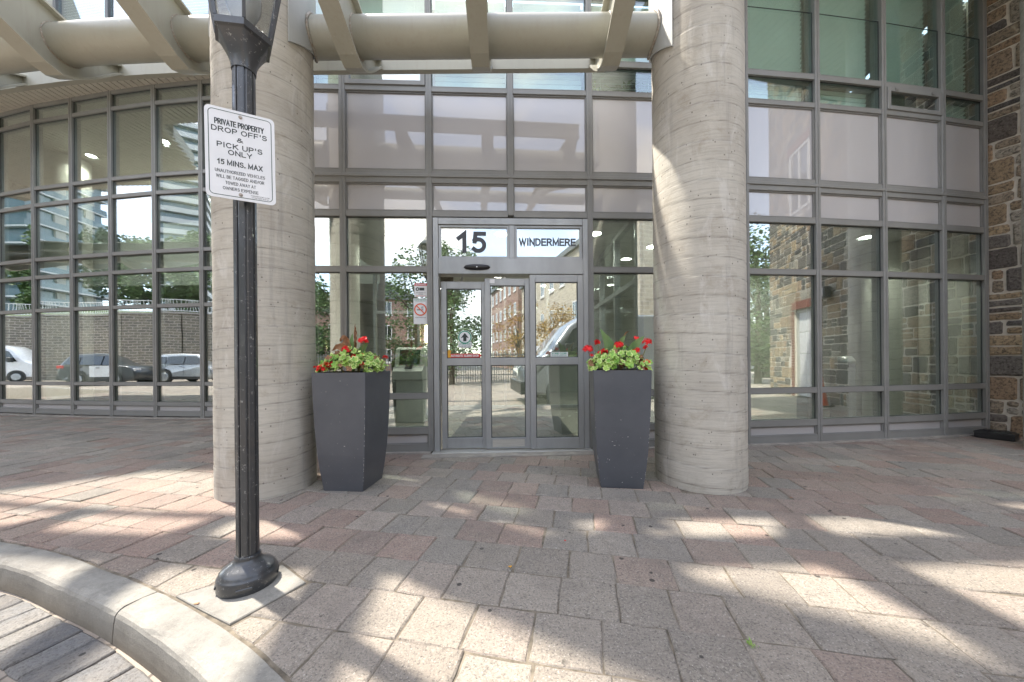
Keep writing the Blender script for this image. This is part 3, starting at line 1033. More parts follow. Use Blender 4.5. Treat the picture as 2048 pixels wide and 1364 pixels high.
def blind(parent, T, x0, x1, z0, z1, y, pitch=0.066, tilt=48):
    m = MB()
    z = z1
    a = rad(tilt)
    dy = 0.024 * math.cos(a); dz = 0.024 * math.sin(a)
    while z > z0 + 0.03:
        m.add([T @ Vector(q) for q in ((x0, y - dy, z - dz), (x1, y - dy, z - dz), (x1, y + dy, z + dz), (x0, y + dy, z + dz),
                                        (x0, y - dy, z - dz - 0.0015), (x1, y - dy, z - dz - 0.0015), (x1, y + dy, z + dz - 0.0015), (x0, y + dy, z + dz - 0.0015))],
              [(0, 1, 2, 3), (7, 6, 5, 4), (0, 4, 5, 1), (2, 6, 7, 3)])
        z -= pitch
    o = m.build('blind_slat', M['blind'], parent)
    o['kind'] = 'stuff'
    c = MB()
    for fx in (0.15, 0.85):
        xx = x0 + (x1 - x0) * fx
        c.box(xx - 0.002, xx + 0.002, y - 0.026, y - 0.024, z0, z1, T)
    c.build('blind_cord', M['blind'], parent)

def curtain_wall(root, nodes, rails, kinds, mats, zbot=0.0, ztop=None, mw=0.036, skip=None, blinds=(), sash=()):
    """mullions on every node, transoms between them, a pane or panel in every cell.
       rails: list of (z, half height); kinds: what fills the cell above each rail"""
    ma = mats
    n = len(nodes)
    ztop = ztop or rails[-1][0] + rails[-1][1]
    for i, (x, y) in enumerate(nodes):
        a = nodes[max(0, i - 1)]; b = nodes[min(n - 1, i + 1)]
        d = Vector((b[0] - a[0], b[1] - a[1])).normalized()
        T = Matrix(((d.x, -d.y, 0, x), (d.y, d.x, 0, y), (0, 0, 1, 0), (0, 0, 0, 1)))
        m = MB()
        z0 = zbot
        m.cbox(-mw, mw, -0.052, 0.10, z0, ztop, 0.004, T)
        m.box(-0.004, 0.004, -0.058, -0.050, z0, ztop, T)
        m.build('mullion', M[ma], root)
    for i in range(n - 1):
        T, Lg = frame2(nodes[i], nodes[i + 1])
        for k, (z, hh) in enumerate(rails):
            if skip and skip(i, 'rail', k): continue
            m = MB()
            m.cbox(mw - 0.001, Lg - mw + 0.001, -0.044, 0.09, z - hh, z + hh, 0.003, T)
            m.box(mw, Lg - mw, -0.046, -0.020, z + hh - 0.0035, z + hh + 0.0035, T)
            m.build('transom', M[ma], root)
        for k in range(len(rails) - 1):
            if skip and skip(i, 'cell', k): continue
            z0 = rails[k][0] + rails[k][1]; z1 = rails[k + 1][0] - rails[k + 1][1]
            kd = kinds[k]
            x0 = mw; x1 = Lg - mw
            if kd == 'glass':
                if (i, k) in sash:
                    f = MB()
                    for (a_, b_, c_, d_) in ((x0 + .004, x0 + 0.06, z0 + .004, z1 - .004), (x1 - 0.06, x1 - .004, z0 + .004, z1 - .004), (x0 + 0.06, x1 - 0.06, z0 + .004, z0 + 0.06), (x0 + 0.06, x1 - 0.06, z1 - 0.06, z1 - .004)):
                        f.cbox(a_, b_, -0.062, -0.005, c_, d_, 0.003, T)
                    for xx in (x0 + 0.12, x1 - 0.2):
                        f.box(xx, xx + 0.06, -0.072, -0.061, z1 - 0.045, z1 - 0.015, T)
                    fo = f.build('sash_frame', M[ma], root)
                    m = MB(); pane_box(m, T, x0 + 0.055, x1 - 0.055, z0 + 0.055, z1 - 0.055, -0.030)
                    m.build('pane', M['glass'], fo)
                else:
                    m = MB(); pane_box(m, T, x0 - 0.01, x1 + 0.01, z0 - 0.01, z1 + 0.01, 0.0)
                    pm_ = m.build('window_pane', M['glass_upper' if (k >= 7 and root.name == 'glass_facade') else 'glass'], root)
                    e = MB()
                    for (a_, b_, c_, d_) in ((x0, x0 + 0.007, z0, z1), (x1 - 0.007, x1, z0, z1), (x0 + 0.007, x1 - 0.007, z1 - 0.007, z1), (x0 + 0.007, x1 - 0.007, z0, z0 + 0.007)):
                        e.box(a_, b_, -0.014, -0.008, c_, d_, T)
                    e.build('seal', M['gasket'], pm_)
            elif kd == 'panel':
                m = MB(); m.box(x0 - 0.01, x1 + 0.01, -0.008, 0.02, z0 - 0.01, z1 + 0.01, T)
                po = m.build('spandrel_panel', M['spandrel'], root)
                e = MB()
                for (a_, b_, c_, d_) in ((x0, x0 + 0.014, z0, z1), (x1 - 0.014, x1, z0, z1), (x0 + 0.014, x1 - 0.014, z1 - 0.014, z1), (x0 + 0.014, x1 - 0.014, z0, z0 + 0.014)):
                    e.box(a_, b_, -0.026, -0.0075, c_, d_, T)
                e.build('bead', M[ma], po)
            if k in blinds:
                blind(root, T, x0 + 0.02, x1 - 0.02, z0 + 0.01, z1 - 0.01 + (0.86 if k == 8 and i >= 5 else 0), 0.135, tilt=blinds[k][i % len(blinds[k])])

# entrance wall (convex arc), X from -3.1 to 6.9
ent = thing('glass_facade', 'convex glass and lilac panel wall around the entrance, between the columns and the stone wall', 'glass wall')
EX = [-2.5, -2.06, -1.01, -0.0, 1.0, 2.03, 3.07, 4.10, 5.13, 6.13, 6.90]
EN = wall_nodes(EX)
rails = [(0.06, 0.045), (0.27, 0.04), (0.70, 0.035), (2.27, 0.035), (2.96, 0.038), (3.37, 0.032), (3.475, 0.03), (4.50, 0.03), (4.88, 0.035), (5.80, 0.035)]
kinds = ['panel', 'glass', 'glass', 'glass', 'panel', 'none', 'panel', 'glass', 'glass']
def skip_ent(i, what, k):
    if i in (2, 3):                      # the door stands here
        if what == 'rail' and k < 4: return True
        if what == 'cell' and k < 4: return True
    return False
# mullion 3 only exists above the door: build with split
def build_entrance():
    saved = EN[:]
    curtain_wall(ent, EN, rails, kinds, 'alu', 0.015, 5.835, skip=skip_ent,
                 blinds={7: [-74, -76, -75, -74, 30, -74, -76, -74, -60, -50], 8: [-60, -64, -58, -62, -56, -62, -58, -60, -50, -40]}, sash={(1, 7), (8, 7)})
build_entrance()
for o in list(ent.children):
    if o.name.startswith('blind'): continue
    for v in o.data.vertices:
        if v.co.x > 2.45 and v.co.z > 5.7: v.co.z += 0.87
# remove the lower part of the middle mullion (over the door it starts at the transom)
mids = [o for o in ent.children if o.name.startswith('mullion')]
mid = mids[3]
me = mid.data
for v in me.vertices:
    if v.co.z < 1: v.co.z += 2.93
# horizontal drip rail at the floor joint
for i in range(len(EN) - 1):
    T, Lg = frame2(EN[i], EN[i + 1])
    m = MB(); m.cbox(0.002, Lg - 0.002, -0.062, -0.04, 3.405, 3.445, 0.004, T); m.build('drip_rail', M['alu'], ent)
    if i not in (2, 3):
        m = MB(); m.cbox(-0.0, Lg, -0.10, 0.12, -0.03, 0.018, 0.004, T); m.build('sill', M['sill'], ent)

# lobby wall on the left (further back)
lob = thing('glass_facade', 'tall curved glass lobby wall reflecting cars, left of the first concrete column', 'glass wall')
LX = [-15.4, -13.9, -12.8, -11.71, -10.52, -9.44, -8.39, -7.31, -6.25, -5.15, -4.05, -3.1]
LN = wall_nodes(LX)
lrails = [(0.09, 0.05), (0.29, 0.04), (0.70, 0.035), (2.30, 0.035), (3.03, 0.035), (3.42, 0.035), (4.62, 0.035), (4.99, 0.035), (6.46, 0.035), (6.80, 0.035)]
lk = ['panel', 'glass', 'glass', 'glass', 'glass', 'glass', 'glass', 'glass', 'glass']
curtain_wall(lob, LN, lrails, lk, 'alu', 0.015, 6.83, mw=0.045)
for i in range(len(LN) - 1):
    T, Lg = frame2(LN[i], LN[i + 1])
    m = MB(); m.cbox(0.0, Lg, -0.12, 0.12, -0.03, 0.02, 0.004, T); m.build('sill', M['sill'], lob)
# short return between the two walls, hidden by the column from the street
ret = thing('glass_facade', 'short glass return wall behind the left concrete column', 'glass wall')
curtain_wall(ret, [(-3.10, 6.86), (-2.8, 5.6), (-2.52, 4.36)], lrails, lk, 'alu', 0.015, 6.83)

# ================================================================ ENTRANCE DOOR
T, Lg = frame2(EN[2], EN[4])
door = thing('sliding_door_set', 'grey automatic sliding entrance door with 15 WINDERMERE over it', 'door')
Mf = 'alu_light'
def dbox(name, parts_, parent, mat=Mf, b=0.003):
    m = MB()
    for (a, b_, c, d, e, f) in parts_:
        m.cbox(a, b_, c, d, e, f, b, T)
    return m.build(name, M[mat], parent)
W0 = 0.045; W1 = Lg - 0.04
dbox('jamb', [(W0, W0 + 0.065, -0.075, 0.08, 0.0, 2.90)], door)
dbox('jamb', [(W1 - 0.065, W1, -0.075, 0.08, 0.0, 2.90)], door)
dbox('head_rail', [(W0 + 0.066, W1 - 0.066, -0.070, 0.08, 2.82, 2.90)], door)
dbox('header_box', [(W0 + 0.066, W1 - 0.066, -0.085, 0.10, 2.205, 2.40)], door)
dbox('glazing_bar', [(0.985 - 0.0, 1.055, -0.066, 0.07, 2.405, 2.815)], door)
tl = (W0 + 0.066, 0.984); trr = (1.056, W1 - 0.066)
for (a, b), words in ((tl, '15'), (trr, 'WINDERMERE')):
    f = MB()
    for (p, q, r_, s_) in ((a, a + 0.028, 2.402, 2.818), (b - 0.028, b, 2.402, 2.818), (a + 0.028, b - 0.028, 2.402, 2.430), (a + 0.028, b - 0.028, 2.79, 2.818)):
        f.cbox(p, q, -0.05, 0.0, r_, s_, 0.002, T)
    fo = f.build('transom_frame', M[Mf], door)
    m = MB(); pane_box(m, T, a + 0.02, b - 0.02, 2.42, 2.80, -0.02); m.build('glass_pane', M['glass'], fo)
    m = MB()
    if words == '15':
        text_on(m, '15', (a + b) / 2 - 0.03, 2.615, 0.37, 0.27, T, 0.0285, bold=0.045)
    else:
        text_on(m, words, (a + b) / 2 - 0.012, 2.62, 0.72, 0.095, T, 0.0285, bold=0.03)
    m.build('lettering', M['print_grey'], fo)
dbox('threshold', [(W0 - 0.02, W1 + 0.02, -0.16, 0.12, -0.02, 0.022)], door, 'chrome')
dbox('threshold_slab', [(W0 - 0.12, W1 + 0.1, -0.30, -0.161, -0.03, 0.012)], door, 'sill')
def leaf(x0, x1, yo, z1=2.17):
    fr = []
    sw = 0.068
    for (p, q, r_, s_) in ((x0, x0 + sw, 0.03, z1), (x1 - sw, x1, 0.03, z1), (x0 + sw, x1 - sw, 0.03, 0.165), (x0 + sw, x1 - sw, 1.075, 1.165), (x0 + sw, x1 - sw, z1 - 0.09, z1)):
        fr.append((p, q, yo - 0.022, yo + 0.022, r_, s_))
    lo = dbox('door_leaf', fr, door)
    for z0_, z1_ in ((0.165, 1.075), (1.165, z1 - 0.09)):
        m = MB(); pane_box(m, T, x0 + sw - 0.008, x1 - sw + 0.008, z0_ - 0.008, z1_ + 0.008, yo); m.build('glass_pane', M['glass'], lo)
        g_ = MB()
        for (p, q, r_, s_) in ((x0 + sw, x0 + sw + 0.009, z0_, z1_), (x1 - sw - 0.009, x1 - sw, z0_, z1_), (x0 + sw + 0.009, x1 - sw - 0.009, z1_ - 0.009, z1_), (x0 + sw + 0.009, x1 - sw - 0.009, z0_, z0_ + 0.009)):
            g_.box(p, q, yo - 0.013, yo - 0.007, r_, s_, T)
        g_.build('gasket', M['gasket'], lo)
    return lo
lA = leaf(0.125, 0.70, 0.035, 2.13)
lB = leaf(0.675, 1.245, -0.015, 2.16)
lC = leaf(1.235, W1 - 0.068, -0.062, 2.195)
def sticker(parent, bits, off_, name='sticker'):
    for nm, mat_, fn in bits:
        m = MB(); fn(m, off_); m.build(nm, M[mat_], parent)
        off_ += 0.0007
def flat(m, x0, x1, z0, z1, off_, th=0.0006):
    m.box(x0, x1, -off_ - th, -off_, z0, z1, T)
def ring(m, cx, cz, r0, r1, off_, n=40):
    vs_ = []
    for i in range(n):
        a = 2 * math.pi * i / n
        vs_ += [T @ Vector((cx + r0 * math.cos(a), -off_, cz + r0 * math.sin(a))), T @ Vector((cx + r1 * math.cos(a), -off_, cz + r1 * math.sin(a)))]
    m.add(vs_, [(2 * i, 2 * ((i + 1) % n), 2 * ((i + 1) % n) + 1, 2 * i + 1) for i in range(n)])
def dsk(m, cx, cz, r, off_, n=32):
    m.add([T @ Vector((cx + r * math.cos(2 * math.pi * i / n), -off_, cz + r * math.sin(2 * math.pi * i / n))) for i in range(n)], [tuple(range(n))])
# left leaf: arrow roundel and red strip
o1 = -0.035 + 0.0075
# (off is measured outward from the wall line; leaf A glass sits 35 mm inside)
cxA = 0.125 + 0.068 + 0.225
m = MB(); flat(m, cxA - 0.085, cxA + 0.085, 1.30, 1.37, o1); dsk(m, cxA, 1.43, 0.088, o1 + 0.0006); m.build('arrow_sticker', M['sign_white'], lA)
m = MB(); ring(m, cxA, 1.43, 0.070, 0.083, o1 + 0.0012); text_on(m, 'AUTOMATIC DOOR', cxA, 1.345, 0.145, 0.017, T, o1 + 0.0012, bold=0.02); m.build('sticker_print', M['green_print'], lA)
m = MB()
m.add([T @ Vector((cxA + x, -(o1 + 0.0013), 1.43 + z)) for x, z in ((0, 0.055), (0.052, -0.012), (0.02, -0.002), (0.02, -0.05), (-0.02, -0.05), (-0.02, -0.002), (-0.052, -0.012))], [(0, 1, 2, 3, 4, 5, 6)])
text_on(m, 'PLEASE KEEP CLEAR', cxA, 1.318, 0.14, 0.013, T, o1 + 0.0013, bold=0.02)
m.build('sticker_print', M['sign_black'], lA)
x0 = 0.193; x1 = 0.63
m = MB()
m.add([T @ Vector((x, -o1, z)) for x, z in ((x0, 1.172), (x1 - 0.03, 1.172), (x1, 1.197), (x1 - 0.03, 1.222), (x0, 1.222))], [(0, 1, 2, 3, 4)])
m.build('red_strip_sticker', M['red_print'], lA)
m = MB(); text_on(m, 'AUTOMATIC SLIDING DOOR', (x0 + x1) / 2 + 0.005, 1.197, 0.35, 0.028, T, o1 + 0.0012, bold=0.045); m.build('sticker_print', M['sign_white'], lA)
m = MB()
m.add([T @ Vector((x0 + x * 0.03, -o1 - 0.0009, 1.175 + z)) for x, z in ((0, 0), (1.6, 0), (1.4, .05), (1.7, .085), (0.8, .1), (0.2, .075))], [(0, 1, 2, 3, 4, 5)])
m.build('hand_symbol', M['amber_print'], lA)
# right leaf: STAND CLEAR
o3 = 0.062 + 0.0075
m = MB(); flat(m, 1.49, 1.71, 1.172, 1.232, o3); m.build('stand_clear_sticker', M['sign_white'], lC)
m = MB(); text_on(m, 'STAND CLEAR', 1.60, 1.214, 0.185, 0.024, T, o3 + 0.0012, bold=0.03); text_on(m, 'AUTOMATIC SLIDING DOOR', 1.60, 1.188, 0.185, 0.013, T, o3 + 0.0012, bold=0.02); m.build('sticker_print', M['green_print'], lC)
# scuffed kick plate on the middle leaf, little lock on the left one
m = MB(); flat(m, 0.76, 1.16, 0.055, 0.145, 0.037, 0.002); m.build('kick_plate', M['chrome'], lB)
m = MB(); m.disc(T @ Vector((0.155, -(-0.035) * 0 + 0.012, 1.235)), T.to_3x3() @ Vector((0, -1, 0)), 0.016, 16, 0, 0.012); m.build('lock_cylinder', M['chrome'], lA)
m = MB(); flat(m, 0.74, 0.80, 2.10, 2.15, 0.0372, 0.001); m.build('paper_scrap', M['sign_white'], lB)
# motion sensor over the door
m = MB()
rings = []
for i in range(13):
    a = i / 12
    x = 0.42 + a * 0.33
    rr = 0.036 * min(1, math.sin(math.pi * min(1, max(0, a))) ** 0.28 + 0.02)
    rings.append([T @ Vector((x, -0.086 - max(0, rr * 1.2 * math.cos(t_)), 2.285 + rr * math.sin(t_))) for t_ in [math.pi / 2 - math.pi * k / 10 for k in range(11)]] + [T @ Vector((x, -0.084, 2.285))])
m.loft(rings, 0, True, True)
so_ = m.build('motion_sensor', M['black_plastic'], door)
m = MB(); m.disc(T @ Vector((0.585, -0.128, 2.28)), T.to_3x3() @ Vector((0, -1, 0)), 0.008, 12, 0, 0.003); m.build('sensor_eye', M['lens'], so_)

# window notices on the bay left of the door (parts of the entrance wall)
T2, Lg2 = frame2(EN[1], EN[2])
Tsave = T; T = T2
xa = Lg2 - 0.036 - 0.175; xb = Lg2 - 0.040
m = MB(); flat(m, xa + 0.012, xb, 1.935, 2.105, 0.0075); m.build('camera_notice', M['sign_white'], ent)
m = MB(); flat(m, xa + 0.014, xb - 0.002, 2.072, 2.103, 0.0085); text_on(m, 'VIDEO SURVEILLANCE', (xa + xb) / 2 + 0.006, 1.945, 0.12, 0.011, T, 0.0093, bold=0.02); m.build('notice_header', M['red_print'], ent)
m = MB(); text_on(m, 'WARNING', (xa + xb) / 2 + 0.006, 2.087, 0.13, 0.021, T, 0.0105, bold=0.02); m.build('notice_lettering', M['sign_white'], ent)
m = MB(); ring(m, xa + 0.05, 2.030, 0.010, 0.022, 0.0088); flat(m, xa + 0.075, xa + 0.135, 2.013, 2.047, 0.0085)
text_on(m, 'THIS PROPERTY IS', (xa + xb) / 2 + 0.006, 1.985, 0.12, 0.012, T, 0.009); text_on(m, 'MONITORED', (xa + xb) / 2 + 0.006, 1.966, 0.06, 0.011, T, 0.009)
m.build('notice_symbol', M['sign_black'], ent)
m = MB(); flat(m, xa, xb, 1.595, 1.915, 0.0075); m.build('no_smoking_notice', M['sign_white'], ent)
cx = (xa + xb) / 2; cz = 1.775
m = MB(); text_on(m, 'NO SMOKING WITHIN 9 METRES', cx, 1.897, 0.155, 0.013, T, 0.009, bold=0.02); text_on(m, 'OF ANY ENTRANCE', cx, 1.880, 0.12, 0.010, T, 0.009); m.build('notice_lettering', M['green_print'], ent)
m = MB(); flat(m, cx - 0.045, cx + 0.035, cz - 0.008, cz + 0.002, 0.0085)
for k in range(3):
    m.box(cx + 0.01 + k * 0.01, cx + 0.014 + k * 0.01, -0.0095, -0.0085, cz + 0.01, cz + 0.035 + k * 0.004, T)
text_on(m, 'TOBACCO FREE BY-LAW', cx, 1.676, 0.13, 0.011, T, 0.009)
m.build('notice_symbol', M['sign_black'], ent)
m = MB(); ring(m, cx, cz, 0.063, 0.078, 0.0105)
Ld = Matrix.Translation((cx, 0, cz)) @ Matrix.Rotation(rad(45), 4, 'Y')
m.box(-0.066, 0.066, -0.0105, -0.0098, -0.007, 0.007, T @ Ld)
m.build('prohibition_ring', M['orange_print'], ent)
T = Tsave

# ================================================================ CONCRETE COLUMNS
def column(c, r, h, label, group, hand=1, detail=True):
    root = thing('concrete_column', label, 'column', (c[0], c[1], 0), 0, group)
    n = 72 if detail else 32
    dz = 0.011 if detail else 0.05
    rows = int(h / dz)
    pitch = 0.163
    mb = MB(); seam = []
    rs = random.Random(int(c[0] * 100))
    offs = [rs.uniform(-0.0025, 0.0025) for _ in range(400)]
    for i in range(rows + 1):
        z = -0.03 + i * dz
        for j in range(n):
            a = 2 * math.pi * j / n
            ph = (z / pitch - hand * j / n)
            k = math.floor(ph); fr = ph - k
            s = max(0, 1 - min(fr, 1 - fr) / 0.055)
            w = 0.55 + 0.45 * math.sin(3 * a + k * 1.7) * math.cos(k * 0.9 + a)
            rr = r + offs[k % 400] * 0.8 + (0.0012 * s * w) - (0.0022 * (1 if 0.0 < fr < 0.075 else 0))
            mb.v.append((rr * math.cos(a), rr * math.sin(a), z)); seam.append(s * (0.45 + 0.55 * w))
    for i in range(rows):
        for j in range(n):
            k = (j + 1) % n
            mb.f.append((i * n + j, i * n + k, (i + 1) * n + k, (i + 1) * n + j)); mb.m.append(0); mb.c.append(None); mb.sm.append(True)
    mb.f.append(tuple(range(rows * n, rows * n + n))); mb.m.append(0); mb.c.append(None); mb.sm.append(False)
    mb.seam = seam
    mb.build('shaft', M['column'], root)
    # vertical lift marks of the form
    return root
CG = 'round concrete columns along the entrance'
colL = column(COLS[0], 0.389, 7.4, 'round spiral-formed concrete column behind the lamp post', CG, 1)
colR = column(COLS[1], 0.389, 7.4, 'round concrete column right of the right-hand planter', CG, -1)
colF = column(COLS[2], 0.36, 7.4, 'round concrete column at the right edge in front of the stone wall', CG, -1)

# ================================================================ CANOPY
can = thing('steel_canopy', 'grey-beige steel canopy of ribs and fat pipes over the entrance', 'canopy')
def ybend(X):
    d = -2.3 - X
    return 0.0 if d < 1 else 0.0245 * d * (d - 1)
LOW = [(3.90, 4.36), (3.80, 4.315), (3.70, 4.215), (3.60, 4.11), (3.50, 4.02), (3.40, 3.945), (3.30, 3.905), (3.18, 3.93), (3.02, 4.00), (2.80, 4.10), (2.4, 4.28), (1.8, 4.53), (1.2, 4.74), (0.6, 4.92), (0.0, 5.06), (-0.8, 5.20)]
def rib(X):
    yo = ybend(X)
    web = MB()
    top = [(y, max(z + 0.10, 4.44 + (3.4 - y) * 0.24)) for y, z in LOW]
    n = len(LOW)
    vs_ = []
    for sx in (-0.014, 0.014):
        for y, z in LOW: vs_.append((X + sx, y + yo, z + 0.012))
        for y, z in top: vs_.append((X + sx, y + yo, z))
    f = []
    for i in range(n - 1):
        f.append((i, i + 1, n + i + 1, n + i))
        f.append((2 * n + i, 3 * n + i, 3 * n + i + 1, 2 * n + i + 1))
        f.append((n + i, n + i + 1, 3 * n + i + 1, 3 * n + i))
    web.add(vs_, f)
    ro = web.build('rib', M['steel'], can)
    fl = MB()
    rings = []
    for i, (y, z) in enumerate(LOW):
        a = LOW[max(0, i - 1)]; b = LOW[min(n - 1, i + 1)]
        t = Vector((b[0] - a[0], b[1] - a[1])).normalized()
        nn = Vector((-t.y, t.x))
        if nn.y > 0: nn = -nn
        w = 0.085
        p = Vector((y, z)); q = p - nn * 0.018
        rings.append([Vector((X - w, p.x + yo, p.y)), Vector((X + w, p.x + yo, p.y)), Vector((X + w, q.x + yo, q.y)), Vector((X - w, q.x + yo, q.y))])
    fl.loft(rings)
    fl.build('flange', M['steel'], ro)
    tf = MB(); rings = []
    for (y, z) in top:
        rings.append([Vector((X - 0.07, y + yo, z)), Vector((X + 0.07, y + yo, z)), Vector((X + 0.07, y + yo, z + 0.02)), Vector((X - 0.07, y + yo, z + 0.02))])
    tf.loft(rings)
    tf.build('flange', M['steel'], ro)
    # weld collars where the pipes pierce the web
    wl = MB()
    for (py, pz, pr) in PIPES[:1]:
        for sx in (-1, 1):
            rings = []
            for k in range(21):
                a = 2 * math.pi * k / 20
                cc = Vector((X + sx * 0.016, py + yo + (pr + 0.004) * math.cos(a), pz + (pr + 0.004) * math.sin(a)))
                rings.append(cc)
            wl.tube(rings, 0.008, 6)
    wl.build('weld', M['weld'], ro)
    st = MB()
    st.box(X - 0.05, X + 0.05, 3.70 + yo, 3.835 + yo, 4.31, 4.318)
    return ro
PIPES = [(3.36, 4.245, 0.165), (1.55, 5.02, 0.11), (-0.35, 5.40, 0.14)]
RIBX = [-15.6, -14.4, -13.15, -11.9, -10.7, -9.4, -8.1, -6.85, -5.6, -4.36, -3.1, -1.47, -0.27, 0.95, 2.15, 3.35]
def pipe(x0, x1, py, pz, pr, bent=False):
    m = MB()
    pts = []
    k = 20
    for i in range(k + 1):
        x = x0 + (x1 - x0) * i / k
        pts.append((x, py + (ybend(x) if bent else 0), pz))
    m.tube(pts, pr, 40)
    m.build('pipe', M['steel'], can)
for x in RIBX[:14]: rib(x)
pipe(-1.885, 1.395, *PIPES[0])
pipe(-16.2, -2.64, *PIPES[0], bent=True)
for p in PIPES[1:]:
    pipe(-16.2, 2.4, *p, bent=True)
# channel beam against the building on which the ribs end
bm = MB()
def beam_run(x0, x1, k):
    rings = []
    for i in range(k + 1):
        x = x0 + (x1 - x0) * i / k; yo = ybend(x)
        prof = [(3.83, 4.325), (3.89, 4.325), (3.89, 4.34), (3.845, 4.34), (3.845, 4.50), (3.89, 4.50), (3.89, 4.515), (3.83, 4.515)]
        rings.append([Vector((x, y + yo, z)) for y, z in prof])
    bm.loft(rings)
beam_run(-16.2, 1.05, 34)
bm.f = [tuple(reversed(f)) for f in bm.f]
bm.build('channel_beam', M['steel'], can)
# gusset shells on the columns
def shell(c, a0, a1, zlo0, zlo1, ztop, name='column_plate'):
    m = MB(); n = 16
    rin = 0.396; ro_ = 0.412
    rings = []
    for i in range(n + 1):
        t = i / n
        a = rad(a0 + (a1 - a0) * t)
        zl = zlo0 + (zlo1 - zlo0) * t
        ca, sa = math.cos(a), math.sin(a)
        rings.append([Vector((c[0] + rin * ca, c[1] + rin * sa, zl)), Vector((c[0] + ro_ * ca, c[1] + ro_ * sa, zl)), Vector((c[0] + ro_ * ca, c[1] + ro_ * sa, ztop)), Vector((c[0] + rin * ca, c[1] + rin * sa, ztop))])
    m.loft(rings, 0, True, False)
    return m.build(name, M['plate'], can)
shell(COLS[1], 142, 216, 4.16, 3.90, 4.95)
shell(COLS[0], 40, -31, 4.16, 3.92, 4.95)
shell(COLS[0], 150, 205, 4.0, 4.0, 4.95)
for (c, x0, sgn) in ((COLS[1], 1.395, 1), (COLS[0], -1.885, -1)):
    m = MB(); pts = []
    for k in range(25):
        a = 2 * math.pi * k / 24
        y = PIPES[0][0] + 0.172 * math.cos(a); z = PIPES[0][1] + 0.172 * math.sin(a)
        dx = math.sqrt(max(0, 0.418 ** 2 - (y - c[1]) ** 2))
        pts.append((c[0] - sgn * dx, y, z))
    m.tube(pts, 0.013, 6)
    m.build('weld', M['weld'], can)

# ================================================================ PLANTERS
def planter(loc, rz, label):
    root = thing('planter', label, 'planter', (loc[0], loc[1], 0), rz, 'tall charcoal planters beside the door')
    prof = [(0.0, 0.182), (0.05, 0.188), (0.16, 0.202), (0.32, 0.217), (0.55, 0.231), (0.80, 0.240), (1.045, 0.246)]
    m = MB(); rings = []
    for z, w in prof:
        b = 0.003
        rings.append([Vector(p + (z,)) for p in ((-w + b, -w), (w - b, -w), (w, -w + b), (w, w - b), (w - b, w), (-w + b, w), (-w, w - b), (-w, -w + b))])
    w = 0.246
    for ww, zz in ((0.238, 1.045), (0.234, 0.98)):
        b = 0.003
        rings.append([Vector(p + (zz,)) for p in ((-ww + b, -ww), (ww - b, -ww), (ww, -ww + b), (ww, ww - b), (ww - b, ww), (-ww + b, ww), (-ww, ww - b), (-ww, -ww + b))])
    m.loft(rings, 0, False)
    m.add(rings[0], [tuple(reversed(range(8)))])
    m.build('pot', M['planter'], root)
    s = MB(); s.box(-0.233, 0.233, -0.233, 0.233, 0.93, 0.985); s.build('soil', M['soil'], root)
    # chips and scratches on the paint
    rs = random.Random(int(loc[0] * 77))
    ch = MB()
    def wz(z):
        for (a, b), (c, d) in zip(prof, prof[1:]):
            if a <= z <= c: return b + (d - b) * (z - a) / (c - a)
        return 0.246
    for k in range(30):
        z = rs.choice([rs.uniform(0.03, 0.5), rs.uniform(0.03, 1.0)]); x = rs.uniform(-0.16, 0.16); s_ = rs.uniform(0.0012, 0.0034) * (2 if rs.random() < 0.12 else 1)
        ln = s_ * rs.choice([1, 1, 1.5, 5]) 
        y = -wz(z) - 0.0012; y2 = -wz(z + s_ * 1.4) - 0.0012
        ch.add([(x, y, z), (x + ln, y, z + rs.uniform(-s_, s_)), (x + ln * 0.8, y2, z + s_), (x + ln * 0.2, y2, z + s_ * 1.3)], [(0, 1, 2, 3)])
    for k in range(26):
        z = rs.uniform(0.04, 0.75); w_ = wz(z) - 0.0005
        sx = 1 if loc[0] < 0 else rs.choice((-1, 1))
        h = rs.uniform(0.002, 0.012)
        ch.add([(sx * (w_ - 0.004), -w_ - 0.0012, z), (sx * (w_ - 0.001), -w_ - 0.0012, z), (sx * (w_ - 0.001), -w_ - 0.0012, z + h), (sx * (w_ - 0.004), -w_ - 0.0012, z + h)], [(0, 1, 2, 3)] if sx > 0 else [(3, 2, 1, 0)])
    tag(ch.build('scratches', M['chip'], root), kind='stuff')
    return root
P1 = planter((-1.478, 3.262), rad(-5.5), 'charcoal tapered planter left of the door, with a withered canna')
P2 = planter((0.988, 3.275), rad(-8.0), 'charcoal tapered planter right of the door, against the concrete column')

def leaf_mesh(name, r, lobes, seed, m1, m2):
    rs = random.Random(seed)
    n = 22
    inner = []; outer = []
    for i in range(n):
        a = 2 * math.pi * (i + 0.5) / n
        rr = r * (0.86 + 0.14 * math.cos(lobes * a)) * (0.35 if abs(a - math.pi * 2) < 0.16 or a < 0.16 else 1) * rs.uniform(0.94, 1.05)
        cup = 0.30 * rr * rr / r + 0.10 * r * math.sin(lobes * a)
        outer.append((rr * math.cos(a), rr * math.sin(a), cup))
        inner.append((rr * 0.74 * math.cos(a), rr * 0.74 * math.sin(a), cup * 0.6))
    me = MB()
    o = [(0, 0, 0)] + inner + outer
    me.add(o, [(0, 1 + i, 1 + (i + 1) % n) for i in range(n)], 0)
    me.add(o, [(1 + i, 1 + n + i, 1 + n + (i + 1) % n, 1 + (i + 1) % n) for i in range(n)], 1)
    ob = me.build(name, [M[m1], M[m2]])
    d = ob.data
    bpy.data.objects.remove(ob)
    return d
